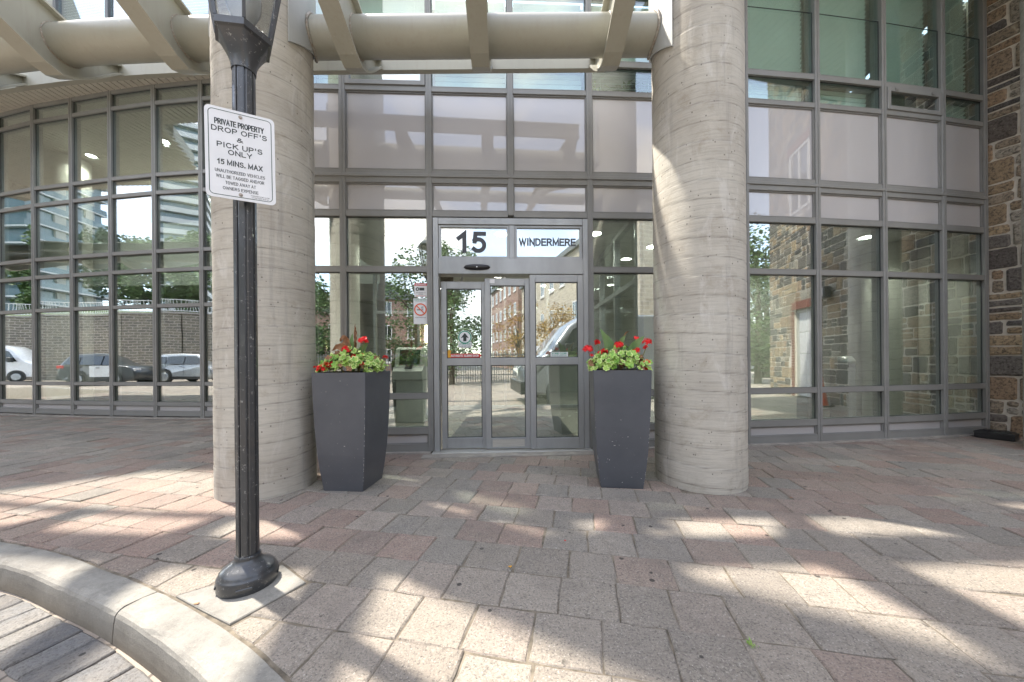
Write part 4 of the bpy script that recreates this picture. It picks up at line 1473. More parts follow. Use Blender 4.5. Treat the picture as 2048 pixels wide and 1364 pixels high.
LEAVES = [leaf_mesh('geranium_leaf', 0.026, 7, 1, 'leaf', 'leaf_edge'), leaf_mesh('geranium_leaf', 0.032, 6, 2, 'leaf', 'leaf'), leaf_mesh('geranium_leaf', 0.022, 7, 3, 'leaf', 'leaf_edge'), leaf_mesh('geranium_leaf', 0.029, 5, 4, 'leaf', 'leaf_edge')]
DRYL = leaf_mesh('dry_leaf', 0.024, 5, 5, 'dry', 'dry')

def put(me, name, parent, mat4):
    o = bpy.data.objects.new(name, me)
    col.objects.link(o)
    o.parent = parent
    o.matrix_local = mat4
    return o

def flower_head(rs, r, k):
    m = MB()
    for i in range(k):
        d = Vector((rs.gauss(0, 1), rs.gauss(0, 1), abs(rs.gauss(0, 1)) * 0.8 + 0.05)).normalized() * r * rs.uniform(0.7, 1.05)
        nrm = (d + Vector((0, 0, 0.01)) + Vector((rs.uniform(-1, 1), rs.uniform(-1, 1), rs.uniform(-1, 1))) * r * 0.5).normalized()
        q = nrm.to_track_quat('Z', 'Y').to_matrix()
        for p_ in range(5):
            a = 2 * math.pi * p_ / 5 + rs.uniform(-0.2, 0.2)
            s = rs.uniform(0.0105, 0.015)
            pts = [Vector((0, 0, 0)), Vector((s * 0.8 * math.cos(a - 0.45), s * 0.8 * math.sin(a - 0.45), 0.002)), Vector((s * 1.25 * math.cos(a), s * 1.25 * math.sin(a), rs.uniform(-0.002, 0.005))), Vector((s * 0.8 * math.cos(a + 0.45), s * 0.8 * math.sin(a + 0.45), 0.002))]
            m.add([d + q @ p for p in pts], [(0, 1, 2, 3)])
    return m

def canna_leaf(pts, w, mat_, root, fold=0.3, name='canna_leaf', seed=0):
    rs = random.Random(seed)
    pts = [Vector(p) for p in pts]
    n = 14
    P = []
    for i in range(n + 1):
        t = i / n
        a, b, c = pts
        P.append(a * (1 - t) ** 2 + b * 2 * t * (1 - t) + c * t * t)
    m = MB(); vs_ = []
    for i, p in enumerate(P):
        t = i / n
        d = (P[min(n, i + 1)] - P[max(0, i - 1)]).normalized()
        s = d.cross(Vector((0.15, -1, 0.2))).normalized()
        up = s.cross(d)
        ww = w * (math.sin(math.pi * min(1, t * 0.93 + 0.07)) ** 0.8) * (1 - 0.25 * t)
        for k in (-1, -0.5, 0, 0.5, 1):
            wob = rs.uniform(-1, 1) * (0.004 if mat_ == 'canna' else 0.014)
            vs_.append(p + s * ww * k + up * (abs(k) * ww * fold + wob))
    f = []
    for i in range(n):
        for k in range(4):
            f.append((i * 5 + k, i * 5 + k + 1, (i + 1) * 5 + k + 1, (i + 1) * 5 + k))
    m.add(vs_, f, 0, None, True)
    return m.build(name, M[mat_], root)

def geranium(pl, label, heads, cannas, seed, nl=270):
    rs = random.Random(seed)
    c = pl.location
    root = thing('geranium_plant', label, 'plant', (c.x, c.y, 0.985), pl.rotation_euler.z, 'red geraniums growing in the planters')
    root.scale = (1.06, 1.04, 1.26)
    for i in range(nl):
        a = rs.uniform(0, 2 * math.pi); rr = math.sqrt(rs.random())
        x = 0.245 * rr * math.cos(a); y = 0.235 * rr * math.sin(a)
        x = max(-0.235, min(0.235, x * 1.18)); y = max(-0.235, min(0.225, y * 1.18))
        hgt = 0.065 + 0.145 * (1 - (abs(x) / 0.27) ** 2) * (1 - 0.6 * (abs(y) / 0.27) ** 2)
        z = hgt * rs.uniform(0.45, 1.08)
        tilt = Vector((x * 2.2 + rs.uniform(-.5, .5), y * 2.2 - 0.35 + rs.uniform(-.5, .5), 0.75)).normalized()
        mt = Matrix.Translation((x, y, z)) @ tilt.to_track_quat('Z', 'Y').to_matrix().to_4x4() @ Matrix.Rotation(rs.uniform(0, 6.28), 4, 'Z') @ Matrix.Scale(rs.uniform(0.8, 1.3), 4)
        me = rs.choice(LEAVES) if rs.random() > 0.06 else DRYL
        put(me, 'leaf', root, mt)
    st = MB()
    for i in range(34):
        a = rs.uniform(0, 2 * math.pi); rr = rs.uniform(0.02, 0.2)
        st.tube([(rr * 0.5 * math.cos(a), rr * 0.5 * math.sin(a), -0.02), (rr * math.cos(a), rr * math.sin(a), 0.07), (rr * 1.05 * math.cos(a), rr * 1.05 * math.sin(a), 0.13)], 0.0022, 5)
    st.build('stems', M['stem'], root)['kind'] = 'stuff'
    for (x, y, z, r, k) in heads:
        sm_ = MB(); sm_.tube([(x * 0.55, y * 0.55, 0.03), (x * 0.85, y * 0.85, z * 0.6), (x, y, z - 0.004)], 0.0024, 5)
        so2 = sm_.build('flower_stalk', M['stem'], root)
        m = flower_head(rs, r * 1.12, int(k * 1.7))
        m.build('flower_head', M['petal'], so2, (x, y, z))
    for k, (pts, w, mt) in enumerate(cannas):
        canna_leaf(pts, w, mt, root, 0.3 if mt == 'canna' else 0.8, 'canna_leaf' if mt == 'canna' else 'withered_leaf', k)
    return root
geranium(P1, 'red geranium and half-withered canna in the left planter',
         [(0.125, -0.06, 0.265, 0.034, 26), (-0.01, -0.10, 0.20, 0.030, 22), (0.06, -0.08, 0.145, 0.026, 18), (0.10, -0.04, 0.16, 0.018, 9), (-0.085, -0.17, 0.10, 0.022, 14), (-0.165, -0.20, 0.065, 0.033, 26), (-0.115, -0.21, 0.09, 0.026, 16), (0.145, -0.14, 0.10, 0.018, 10), (0.262, 0.05, 0.145, 0.016, 6), (0.285, 0.03, 0.15, 0.010, 3), (-0.222, -0.2, 0.085, 0.006, 2)],
         [(((0.0, 0.0, 0.05), (-0.03, 0.0, 0.16), (0.005, -0.02, 0.33)), 0.040, 'canna'), (((0.02, 0.02, 0.10), (0.08, 0.0, 0.22), (0.15, -0.02, 0.26)), 0.035, 'canna'),
          (((0.0, 0.0, 0.12), (-0.07, -0.02, 0.28), (-0.16, -0.06, 0.20)), 0.035, 'dry'), (((-0.01, 0.0, 0.1), (-0.06, 0.0, 0.36), (-0.10, -0.04, 0.27)), 0.034, 'dry'), (((0.0, 0.03, 0.2), (0.02, 0.02, 0.34), (0.015, 0.0, 0.40)), 0.016, 'dry'),
          (((-0.05, 0.0, 0.08), (-0.1, -0.02, 0.2), (-0.19, -0.05, 0.11)), 0.03, 'canna'), (((-0.03, -0.03, 0.1), (-0.10, -0.05, 0.24), (-0.15, -0.10, 0.12)), 0.025, 'dry'), (((0.1, -0.1, 0.08), (0.16, -0.14, 0.12), (0.18, -0.17, 0.07)), 0.02, 'dry')], 11)
geranium(P2, 'red geranium and green canna in the right planter',
         [(-0.265, -0.12, 0.185, 0.036, 28), (-0.175, -0.03, 0.245, 0.021, 12), (-0.12, -0.05, 0.175, 0.024, 12), (-0.155, -0.05, 0.165, 0.016, 7), (0.0, -0.07, 0.215, 0.033, 26), (0.155, -0.03, 0.175, 0.028, 12), (0.165, 0.02, 0.27, 0.020, 8), (0.255, 0.02, 0.24, 0.034, 20), (0.235, -0.02, 0.20, 0.018, 9), (0.215, -0.13, 0.09, 0.022, 12), (0.21, -0.14, 0.05, 0.016, 8), (-0.23, -0.06, 0.15, 0.010, 4)],
         [(((-0.05, 0.0, 0.08), (-0.05, 0.0, 0.2), (-0.155, -0.03, 0.355)), 0.045, 'canna'), (((-0.03, 0.02, 0.1), (-0.03, 0.0, 0.2), (-0.09, 0.0, 0.31)), 0.035, 'canna'),
          (((0.0, 0.0, 0.10), (0.0, 0.0, 0.24), (0.07, -0.02, 0.30)), 0.032, 'canna'), (((0.08, 0.0, 0.08), (0.09, -0.02, 0.2), (0.22, -0.06, 0.29)), 0.045, 'canna'), (((0.05, -0.05, 0.06), (0.05, -0.08, 0.14), (0.10, -0.10, 0.22)), 0.036, 'canna'),
          (((0.03, 0.0, 0.2), (0.05, 0.0, 0.33), (0.10, 0.0, 0.325)), 0.008, 'dry'), (((-0.12, -0.02, 0.06), (-0.12, -0.03, 0.12), (-0.18, -0.05, 0.155)), 0.03, 'canna'), (((0.0, -0.14, 0.06), (0.02, -0.18, 0.12), (0.04, -0.22, 0.06)), 0.028, 'dry'), (((0.16, -0.1, 0.06), (0.18, -0.14, 0.18), (0.15, -0.17, 0.12)), 0.018, 'dry')], 23)

# ================================================================ LAMP POST
PC = (-1.378, 1.815)
lamp = thing('lamp_post', 'black fluted lamp post with a hexagonal lantern at the kerb', 'street lamp', (PC[0], PC[1], 0))
m = MB()
m.lathe([(0.128, 0.0), (0.131, 0.012), (0.131, 0.062), (0.127, 0.070), (0.122, 0.075), (0.120, 0.083), (0.112, 0.094), (0.092, 0.108), (0.072, 0.120), (0.060, 0.132), (0.056, 0.142)], 48)
bo = m.build('base', M['enamel'], lamp)
for a in (215, 300, 30):
    m = MB(); a = rad(a)
    Tb = Matrix.Translation((0, 0, 0.036)) @ Matrix.Rotation(a, 4, 'Z')
    m.cbox(0.127, 0.1335, -0.035, 0.035, -0.007, 0.007, 0.003, Tb)
    m.build('raised_lug', M['enamel'], bo)
m = MB(); m.lathe([(0.057, 0.138), (0.0575, 0.150), (0.053, 0.158)], 40); m.build('collar', M['chip'] if False else M['enamel'], lamp)
# fluted shaft
m = MB(); rings = []
NF = 8
for z in (0.14, 2.70):
    ring_ = []
    for i in range(NF):
        a0 = 2 * math.pi * i / NF
        for da, r in ((0.0, 0.0465), (0.12, 0.0485), (0.55, 0.0495), (0.66, 0.0485), (0.70, 0.0425), (0.76, 0.0425)):
            a = a0 + da
            ring_.append(Vector((r * math.cos(a), r * math.sin(a), z)))
    rings.append(ring_)
m.loft(rings, 0, True, False)
m.build('shaft', M['enamel'], lamp)
m = MB(); m.cbox(-0.062, -0.050, -0.005, 0.03, 0.60, 0.96, 0.002); m.build('cover_plate', M['enamel'], lamp)
def hexring(r, z, ph=rad(8)):
    return [Vector((r * math.cos(ph + math.pi / 3 * i), r * math.sin(ph + math.pi / 3 * i), z)) for i in range(6)]
m = MB()
rings = []
for k in range(9):
    t = k / 8
    z = 2.645 + 0.15 * t
    rr = 0.053 + 0.052 * (t ** 1.7)
    hx = hexring(rr * 1.12, z)
    pts = []
    for i in range(6):
        a = hx[i]; b = hx[(i + 1) % 6]
        for s in range(4):
            q = a.lerp(b, s / 4)
            rd = Vector((q.x, q.y)).length
            k_ = (1 - t) ** 1.2
            tgt = rd + (rr - rd) * k_
            pts.append(Vector((q.x / rd * tgt, q.y / rd * tgt, z)))
    rings.append(pts)
m.loft(rings, 0, True, True)
m.build('neck', M['enamel'], lamp)
m = MB()
m.loft([hexring(0.115, 2.793), hexring(0.132, 2.800), hexring(0.134, 2.832), hexring(0.124, 2.838)], 0)
m.build('lantern_ring', M['enamel'], lamp)
Zb, Zt = 2.836, 3.36
rb_, rt_ = 0.126, 0.215
m = MB()
A_ = hexring(rb_, Zb); B_ = hexring(rt_, Zt)
for i in range(6):
    m.tube([A_[i], B_[i]], 0.010, 4, 0, False)
    m.tube([B_[i], B_[(i + 1) % 6]], 0.012, 4, 0, False)
m.build('lantern_frame', M['enamel'], lamp)
for i in range(6):
    a, b = A_[i] * 1.0, A_[(i + 1) % 6]; c, d = B_[(i + 1) % 6], B_[i]
    m = MB()
    inn = 0.96
    q = [Vector((p.x * inn, p.y * inn, p.z)) for p in (a, b, c, d)]
    q2 = [Vector((p.x * 0.94, p.y * 0.94, p.z)) for p in (a, b, c, d)]
    m.loft([q2, q]); m.build('lantern_pane', M['lantern_glass'], lamp)
m = MB()
m.loft([hexring(0.235, 3.365), hexring(0.235, 3.385), hexring(0.15, 3.46), hexring(0.10, 3.54), hexring(0.045, 3.57)], 0)
m.lathe([(0.045, 3.565), (0.03, 3.60), (0.045, 3.63), (0.02, 3.67), (0.004, 3.74)], 16)
m.build('lantern_roof', M['enamel'], lamp)
m = MB(); m.lathe([(0.035, 2.838), (0.035, 2.90), (0.05, 2.92), (0.075, 2.98), (0.08, 3.04), (0.065, 3.10), (0.02, 3.13)], 20); m.build('bulb', simple('frosted_bulb', (0.75, 0.76, 0.75), None, 4, 0.15, coat=1), lamp)

# ================================================================ PARKING SIGN
SA = (-1.484 * 0.981, 1.712 * 0.981); SB = (-1.243 * 0.981, 1.838 * 0.981)
TS, Ls = frame2(SA, SB)
cxs = Ls / 2
sign = thing('parking_sign', 'white PRIVATE PROPERTY drop-off sign bolted to the lamp post', 'sign', (0, 0, 0))
zc = 1.15 + 1.038 * 0.981; SW = 0.280; SH = 0.440
def rrect(w, h, r, n=6):
    p = []
    for cx_, cz_, a0 in ((w / 2 - r, h / 2 - r, 0), (-w / 2 + r, h / 2 - r, 90), (-w / 2 + r, -h / 2 + r, 180), (w / 2 - r, -h / 2 + r, 270)):
        for k in range(n + 1):
            a = rad(a0 + 90 * k / n)
            p.append((cx_ + r * math.cos(a), cz_ + r * math.sin(a)))
    return p
Tl = TS @ Matrix.Translation((cxs, 0, zc)) @ Matrix.Rotation(rad(-0.6), 4, 'Y')
m = MB()
P_ = rrect(SW, SH, 0.022)
m.loft([[Tl @ Vector((x, 0.0, z)) for x, z in P_], [Tl @ Vector((x, -0.003, z)) for x, z in P_]])
m.build('plate', M['sign_white'], sign)
m = MB()
o_, i_ = rrect(SW - 0.026, SH - 0.026, 0.020), rrect(SW - 0.032, SH - 0.032, 0.017)
n = len(o_)
m.add([Tl @ Vector((x, -0.0036, z)) for x, z in o_ + i_], [(j, (j + 1) % n, n + (j + 1) % n, n + j) for j in range(n)])
m.build('border_line', M['sign_green'], sign)
m = MB()
for body, cz_, w, h, bd in (('PRIVATE PROPERTY', 0.150, 0.198, 0.0285, 0.012), ('DROP OFF\'S', 0.114, 0.222, 0.026, 0.012), ('&', 0.076, 0.026, 0.022, 0.02), ('PICK UP\'S', 0.040, 0.182, 0.026, 0.012), ('ONLY', 0.008, 0.096, 0.025, 0.012), ('15 MINS. MAX', -0.044, 0.182, 0.0265, 0.022),
                            ('UNAUTHORIZED VEHICLES', -0.088, 0.200, 0.0160, 0.015), ('WILL BE TAGGED AND/OR', -0.115, 0.192, 0.0160, 0.015), ('TOWED AWAY AT', -0.143, 0.122, 0.0155, 0.015), ('OWNERS EXPENSE', -0.170, 0.142, 0.0155, 0.015), ('TORONTO BY-LAW', -0.1885, 0.078, 0.006, 0.01), ('CHAPTER 915-A', -0.1975, 0.070, 0.006, 0.01)):
    xx = 0.074 if cz_ < -0.18 else -0.004
    text_on(m, body, xx, cz_, w, h, Tl, 0.0036, bold=bd)
m.build('lettering', M['sign_black'], sign)
for z in (0.192, -0.193):
    m = MB()
    nrm = Tl.to_3x3() @ Vector((0, -1, 0)); c = Tl @ Vector((0.0 if z > 0 else -0.005, -0.003, z))
    m.disc(c, nrm, 0.0085, 16, 0, 0.002); m.disc(c, nrm, 0.006, 6, 0, 0.007)
    m.build('bolt', M['bolt'], sign)

# ================================================================ STONE WING (right)
def stone_poly(mb, T, x0, x1, z0, z1, dep, tone, rs, full=True):
    g_ = 0.014
    x0 += g_; x1 -= g_; z0 += g_ * 0.8; z1 -= g_ * 0.8
    if x1 - x0 < 0.02 or z1 - z0 < 0.02: return
    j = min(0.012, 0.12 * (x1 - x0))
    pts = []
    cr_ = min(0.02, (z1 - z0) * 0.22)
    base_ = [(x0 + cr_, z0), ((x0 + x1) / 2, z0), (x1 - cr_, z0), (x1, z0 + cr_), (x1, z1 - cr_), (x1 - cr_, z1), ((x0 + x1) / 2, z1), (x0 + cr_, z1), (x0, z1 - cr_), (x0, z0 + cr_)]
    pts = [(x + rs.uniform(-j, j) * 0.5, z + rs.uniform(-j, j) * 0.5) for x, z in base_]
    n = len(pts); cx_ = (x0 + x1) / 2; cz_ = (z0 + z1) / 2
    r0 = [T @ Vector((x, 0.0, z)) for x, z in pts]
    r1 = [T @ Vector((x, -dep * 0.6, z)) for x, z in pts]
    s = 0.86
    r2 = [T @ Vector((cx_ + (x - cx_) * s, -dep + rs.uniform(-0.004, 0.004), cz_ + (z - cz_) * s)) for x, z in pts]
    f = []
    for i in range(2):
        for k in range(n):
            l = (k + 1) % n
            f.append((i * n + k, i * n + l, (i + 1) * n + l, (i + 1) * n + k))
    vs_ = r0 + r1 + r2 + [T @ Vector((cx_, -dep - rs.uniform(0.0, 0.006), cz_))]
    f += [(2 * n + k, 2 * n + (k + 1) % n, 3 * n) for k in range(n)]
    mb.add(vs_, f, 0, tone)
STONES = [(0.33, 0.26, 0.18), (0.40, 0.32, 0.22), (0.29, 0.25, 0.20), (0.19, 0.18, 0.17), (0.12, 0.118, 0.118), (0.16, 0.145, 0.135), (0.36, 0.27, 0.19), (0.28, 0.225, 0.17), (0.34, 0.32, 0.28), (0.14, 0.13, 0.125)]
def ashlar(T, Lw, Hw, holes, parent, rs, nparts, prio):
    cells_ = []
    z = 0.0
    while z < Hw - 0.03:
        rh = rs.choice([0.20, 0.26, 0.30, 0.34])
        rh = min(rh, Hw - z)
        x = -0.0
        while x < Lw - 0.02:
            w = min(rs.uniform(0.2, 0.52), Lw - x)
            if Lw - (x + w) < 0.12: w = Lw - x
            k = rs.random()
            if rh < 0.14 or k < 0.26: cc_ = [(x, x + w, z, z + rh)]
            elif k < 0.68:
                h = rh * rs.uniform(0.4, 0.6); cc_ = [(x, x + w, z, z + h), (x, x + w, z + h, z + rh)]
            else:
                h = rh * rs.uniform(0.4, 0.6); v = w * rs.uniform(0.35, 0.65)
                cc_ = [(x, x + v, z, z + rh), (x + v, x + w, z, z + h), (x + v, x + w, z + h, z + rh)] if rs.random() < 0.5 else [(x + v, x + w, z, z + rh), (x, x + v, z, z + h), (x, x + v, z + h, z + rh)]
            for c in cc_:
                cx_ = (c[0] + c[1]) / 2; cz_ = (c[2] + c[3]) / 2
                if any(a < cx_ < b and c0 < cz_ < d for a, b, c0, d in holes): continue
                cells_.append(c)
            x += w
        z += rh
    cells_.sort(key=prio)
    rest_ = MB()
    for i, c in enumerate(cells_):
        mb = MB() if i < nparts else rest_
        k = rs.uniform(0.98, 1.3)
        stone_poly(mb, T, *c, rs.uniform(0.010, 0.024), tuple(v * k * w_ for v, w_ in zip(rs.choice(STONES), (1.04, 1.0, 0.94))), rs)
        if i < nparts: mb.build('stone', M['stone'], parent)
    if rest_.v: tag(rest_.build('stone', M['stone'], parent), kind='stuff')
WL = 7.1; WH = 10.6
WB = (WALLP[0] + WALLD[0] * WL, WALLP[1] + WALLD[1] * WL)
TW, _ = frame2(WALLP, WB)
wing = thing('stone_wing', 'dark rubble stone wall closing the right side of the forecourt', 'wall')
GD = (3.9, 5.6, 0.0, 2.5)            # garage opening along the wall
m = MB()
for (a, b, c, d) in ((0, GD[0], -0.1, WH), (GD[1], WL, -0.1, WH), (GD[0], GD[1], GD[3], WH)):
    m.box(a, b, 0.0, 0.4, c, d, TW)
m.box(0.02, WL - 0.02, 0.401, 5.5, 2.9, WH - 0.1, TW)
m.build('wall', M['mortar'], wing)
ashlar(TW, WL, WH, [(GD[0] - 0.15, GD[1] + 0.15, -1, GD[3] + 0.25), (4.8, 5.8, 5.3, 7.1)], wing, random.Random(5), 290, lambda c: (c[0] + c[1]) / 2 + (0 if c[2] < 6.0 else 3))
# the end of the wing facing the street
TW2, _ = frame2(WB, (WB[0] + 5.5 * 0.9026, WB[1] + 5.5 * 0.4306))
m = MB(); m.box(0.0, 5.5, 0.002, 0.35, -0.1, WH - 0.11, TW2); m.build('end_wall', M['mortar'], wing)
ashlar(TW2, 5.5, WH, [], wing, random.Random(6), 0, lambda c: c[0])
m = MB(); m.cbox(-0.08, WL + 0.08, -0.08, 5.6, WH, WH + 0.22, 0.02, TW); m.build('coping', M['sill'], wing)
# brick soldier lintel and jamb bricks round the garage opening
xx = GD[0] - 0.15
while xx < GD[1] + 0.08:
    m = MB(); m.cbox(xx, xx + 0.066, -0.035, 0.02, GD[3] + 0.01, GD[3] + 0.235, 0.003, TW); m.build('brick', M['brick_red'], wing); xx += 0.075
for sx in (GD[0] - 0.14, GD[1] + 0.005):
    z = 0.0
    while z < GD[3] - 0.05:
        m = MB(); m.cbox(sx, sx + 0.135, -0.03, 0.02, z, z + 0.066, 0.003, TW); m.build('brick', M['brick_red'], wing); z += 0.075
gd = MB()
gd.cbox(GD[0] + 0.001, GD[0] + 0.07, 0.05, 0.13, 0, GD[3] - 0.01, 0.004, TW); gd.cbox(GD[1] - 0.07, GD[1] - 0.001, 0.05, 0.13, 0, GD[3] - 0.01, 0.004, TW); gd.cbox(GD[0] + 0.07, GD[1] - 0.07, 0.05, 0.13, GD[3] - 0.09, GD[3] - 0.01, 0.004, TW)
gf = gd.build('garage_door_frame', M['cream_wall'], wing)
for k in range(4):
    m = MB(); m.cbox(GD[0] + 0.075, GD[1] - 0.075, 0.08, 0.12, 0.02 + k * 0.61, 0.02 + (k + 1) * 0.61 - 0.012, 0.006, TW); m.build('door_panel', M['white_paint'], gf)
# upper window in the wing
m = MB()
for q in ((4.8, 4.88, 5.3, 7.1), (5.72, 5.8, 5.3, 7.1), (4.88, 5.72, 5.3, 5.38), (4.88, 5.72, 7.02, 7.1), (5.27, 5.33, 5.38, 7.02)):
    m.cbox(q[0], q[1], -0.03, 0.06, q[2], q[3], 0.004, TW)
wf = m.build('window_frame', M['white_paint'], wing)
m = MB(); m.box(4.87, 5.73, 0.0, 0.012, 5.37, 7.03, TW); m.build('pane', M['car_glass'], wf)
xx = 4.65
while xx < 5.9:
    m = MB(); m.cbox(xx, xx + 0.066, -0.04, 0.02, 7.11, 7.33, 0.003, TW); m.build('brick', M['brick_red'], wing); xx += 0.075
fl = thing('wall_floodlight', 'small grey floodlight on the stone wing beside the garage door', 'lamp')
m = MB(); m.cbox(3.35, 3.65, -0.22, -0.06, 2.55, 2.82, 0.02, TW); m.box(3.46, 3.54, -0.06, 0.0, 2.65, 2.72, TW); m.build('housing', M['alu_dark'], fl)
m = MB(); m.box(3.38, 3.62, -0.235, -0.221, 2.58, 2.78, TW); m.build('lens', M['lens'], fl)
# traffic cone beside the wing
cone = thing('traffic_cone', 'orange traffic cone standing by the stone wing', 'cone', tuple(TW @ Vector((3.1, -0.45, 0.002))))
m = MB(); m.cbox(-0.18, 0.18, -0.18, 0.18, 0, 0.03, 0.008); m.build('foot', M['black_plastic'], cone)
m = MB(); m.lathe([(0.14, 0.03), (0.13, 0.05), (0.03, 0.69), (0.022, 0.71)], 24); m.build('cone_body', M['cone'], cone)

# black bait box and dead leaves at the wall foot
bx = thing('bait_box', 'black plastic bait box on the pavers by the stone wall', 'box', (6.63, 4.80, 0.0), math.atan2(WALLD[1], WALLD[0]))
m = MB()
m.loft([[Vector(p + (z,)) for p in ((-w, -d), (w, -d), (w, d), (-w, d))] for w, d, z in ((0.15, 0.085, 0.0), (0.17, 0.10, 0.012), (0.165, 0.098, 0.075))], 0)
m.build('body', M['black_plastic'], bx)
m = MB()
m.loft([[Vector(p + (z,)) for p in ((-w, -d), (w, -d), (w, d), (-w, d))] for w, d, z in ((0.172, 0.104, 0.077), (0.17, 0.102, 0.092), (0.12, 0.07, 0.115))], 0)
for k in range(5): m.cbox(-0.1 + k * 0.045, -0.085 + k * 0.045, -0.06, 0.06, 0.114, 0.121, 0.002)
m.build('lid', M['black_plastic'], bx)
rs = random.Random(3)
lv = MB()
for i in range(120):
    s = rs.uniform(-0.1, 0.5); d = abs(rs.gauss(0, 0.05)) + 0.02
    p = TW @ Vector((s + 0.0, -0.03 - d, 0.006 + rs.uniform(0, 0.012)))
    a = rs.uniform(0, 6.3); r = rs.uniform(0.008, 0.02)
    lv.add([(p.x + r * math.cos(a), p.y + r * math.sin(a), p.z), (p.x + r * 0.6 * math.cos(a + 1.7), p.y + r * 0.6 * math.sin(a + 1.7), p.z + rs.uniform(0, .008)), (p.x - r * math.cos(a), p.y - r * math.sin(a), p.z + rs.uniform(0, .008)), (p.x + r * 0.6 * math.cos(a - 1.7), p.y + r * 0.6 * math.sin(a - 1.7), p.z + 0.002)], [(0, 1, 2, 3)])
tag(lv.build('dead_leaves', M['dry']), 'drift of brown dead leaves at the foot of the stone wall', 'leaves', kind='stuff')
# single scattered leaves and a weed
def loose_leaf(x, y, mt, r, label):
    m = MB(); a = rs.uniform(0, 6.28); n = 9; pts = []
    for i in range(n):
        t = 2 * math.pi * i / n
        rr = r * (1 + 0.35 * math.cos(3 * t))
        pts.append((rr * math.cos(t + a), rr * math.sin(t + a) * 0.7, 0.004 + 0.3 * r * rs.random()))
    m.add([(0, 0, 0.006)] + pts, [(0, 1 + i, 1 + (i + 1) % n) for i in range(n)])
    o = m.build('fallen_leaf', M[mt], None, (x, y, 0.002)); tag(o, label, 'leaf', 'fallen leaves on the pavers')
loose_leaf(-0.02, 1.93, 'amber_print', 0.010, 'tiny orange fallen leaf on a pink paver in the middle')
loose_leaf(0.325, 2.2, 'tail_red', 0.008, 'tiny red fallen leaf on a grey paver right of centre')
loose_leaf(3.36, 3.62, 'dry', 0.02, 'dark red fallen leaf in front of the right glass wall')
loose_leaf(2.25, 2.84, 'dry', 0.016, 'brown leaf scrap beside the right concrete column')
loose_leaf(-1.50, 1.655, 'dry', 0.012, 'brown curled leaf at the foot of the lamp base')
m = MB()
for i in range(26):
    a = rs.uniform(0, 6.28); l = rs.uniform(0.006, 0.02); x = rs.gauss(0, 0.006); y = rs.gauss(0, 0.008)
    m.add([(x, y, 0), (x + l * 0.5 * math.cos(a) - 0.002, y + l * 0.5 * math.sin(a), l * 0.5), (x + l * math.cos(a), y + l * math.sin(a), l * 0.7), (x + l * 0.5 * math.cos(a) + 0.002, y + l * 0.5 * math.sin(a) + 0.002, l * 0.5)], [(0, 1, 2, 3)])
tag(m.build('weed', M['leaf'], None, (0.945, 1.395, 0.0)), 'small green weed in a paver joint at the lower right', 'weed')
M['tower_glass'] = simple('blue_green_tower_glass', (0.10, 0.17, 0.19), (0.16, 0.24, 0.27), 0.3, 0.15, 0, 0, 10, 1.0)

# ================================================================ INTERIOR OF THE LOBBY
inn = struct('lobby_interior')
def ibox(name, mt, *a, T=None, parent=inn):
    m = MB(); m.box(*a, T); return m.build(name, M[mt], parent)
m = MB()
fl_poly = [(x, facY(x) + 0.13) for x in (-2.45, -2.0, -1.0, 0, 1, 2, 3, 4, 5, 6, 7.05)] + [(9, 14), (-3.0, 14), (-3.0, 6.8)]
m.prism(fl_poly, -0.05, 0.006, None, 0)
m.build('floor', M['tile_floor'], inn)
m = MB()
fp = [(x, facY(x) + 0.13) for x in (-18, -13.9, -11.7, -9.4, -7.3, -5.15, -3.2)] + [(-3.2, 15), (-18, 15)]
m.prism(fp, -0.05, 0.006)
m.build('floor', M['tile_floor'], inn)
m = MB(); m.prism([(x, y + 0.02) for x, y in fl_poly], 3.16, 3.42); m.build('ceiling', M['ceiling'], inn)
m = MB(); m.prism([(x, y + 0.02) for x, y in fl_poly], 3.45, 4.44); m.build('floor_slab', M['dark_room'], inn)
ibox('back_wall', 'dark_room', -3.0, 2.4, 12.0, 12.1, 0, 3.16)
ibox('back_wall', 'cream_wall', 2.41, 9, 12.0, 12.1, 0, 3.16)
ibox('entrance_mat', 'asphalt', -0.9, 0.9, 4.75, 6.9, 0.007, 0.016)
ibox('upstairs_wall', 'dark_room', -3.0, 2.4, 7.4, 7.5, 4.44, 5.85)
ibox('upstairs_wall', 'dark_room', 2.41, 9, 7.4, 7.5, 4.44, 6.73)
ibox('upstairs_ceiling', 'ceiling', -3.0, 2.39, 4.95, 7.4, 5.80, 5.86)
ibox('upstairs_ceiling', 'ceiling', 2.41, 7.0, 5.2, 7.4, 6.66, 6.72)
for x in (-0.1, 2.3, 4.0): ibox('upstairs_wall', 'dark_room', x, x + 0.1, 4.9, 7.4, 4.44, 6.05)
ibox('side_wall', 'wood_panel', 5.3, 6.3, 7.6, 7.7, 0.0, 3.16)
ibox('side_wall', 'cream_wall', 6.31, 9.0, 7.6, 7.7, 0.0, 3.16)
ibox('side_wall', 'cream_wall', 4.55, 4.75, 5.6, 7.6, 0.0, 3.16)
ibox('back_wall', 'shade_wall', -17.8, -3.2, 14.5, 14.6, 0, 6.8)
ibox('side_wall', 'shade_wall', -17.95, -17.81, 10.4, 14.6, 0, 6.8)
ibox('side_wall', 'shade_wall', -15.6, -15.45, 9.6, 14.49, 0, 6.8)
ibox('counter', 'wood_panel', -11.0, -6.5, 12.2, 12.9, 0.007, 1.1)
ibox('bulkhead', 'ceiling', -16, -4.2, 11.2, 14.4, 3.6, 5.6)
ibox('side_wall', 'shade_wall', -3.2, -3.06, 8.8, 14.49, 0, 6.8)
ibox('side_wall', 'cream_wall', 7.12, 7.27, 5.45, 7.59, 0.0, 3.15)
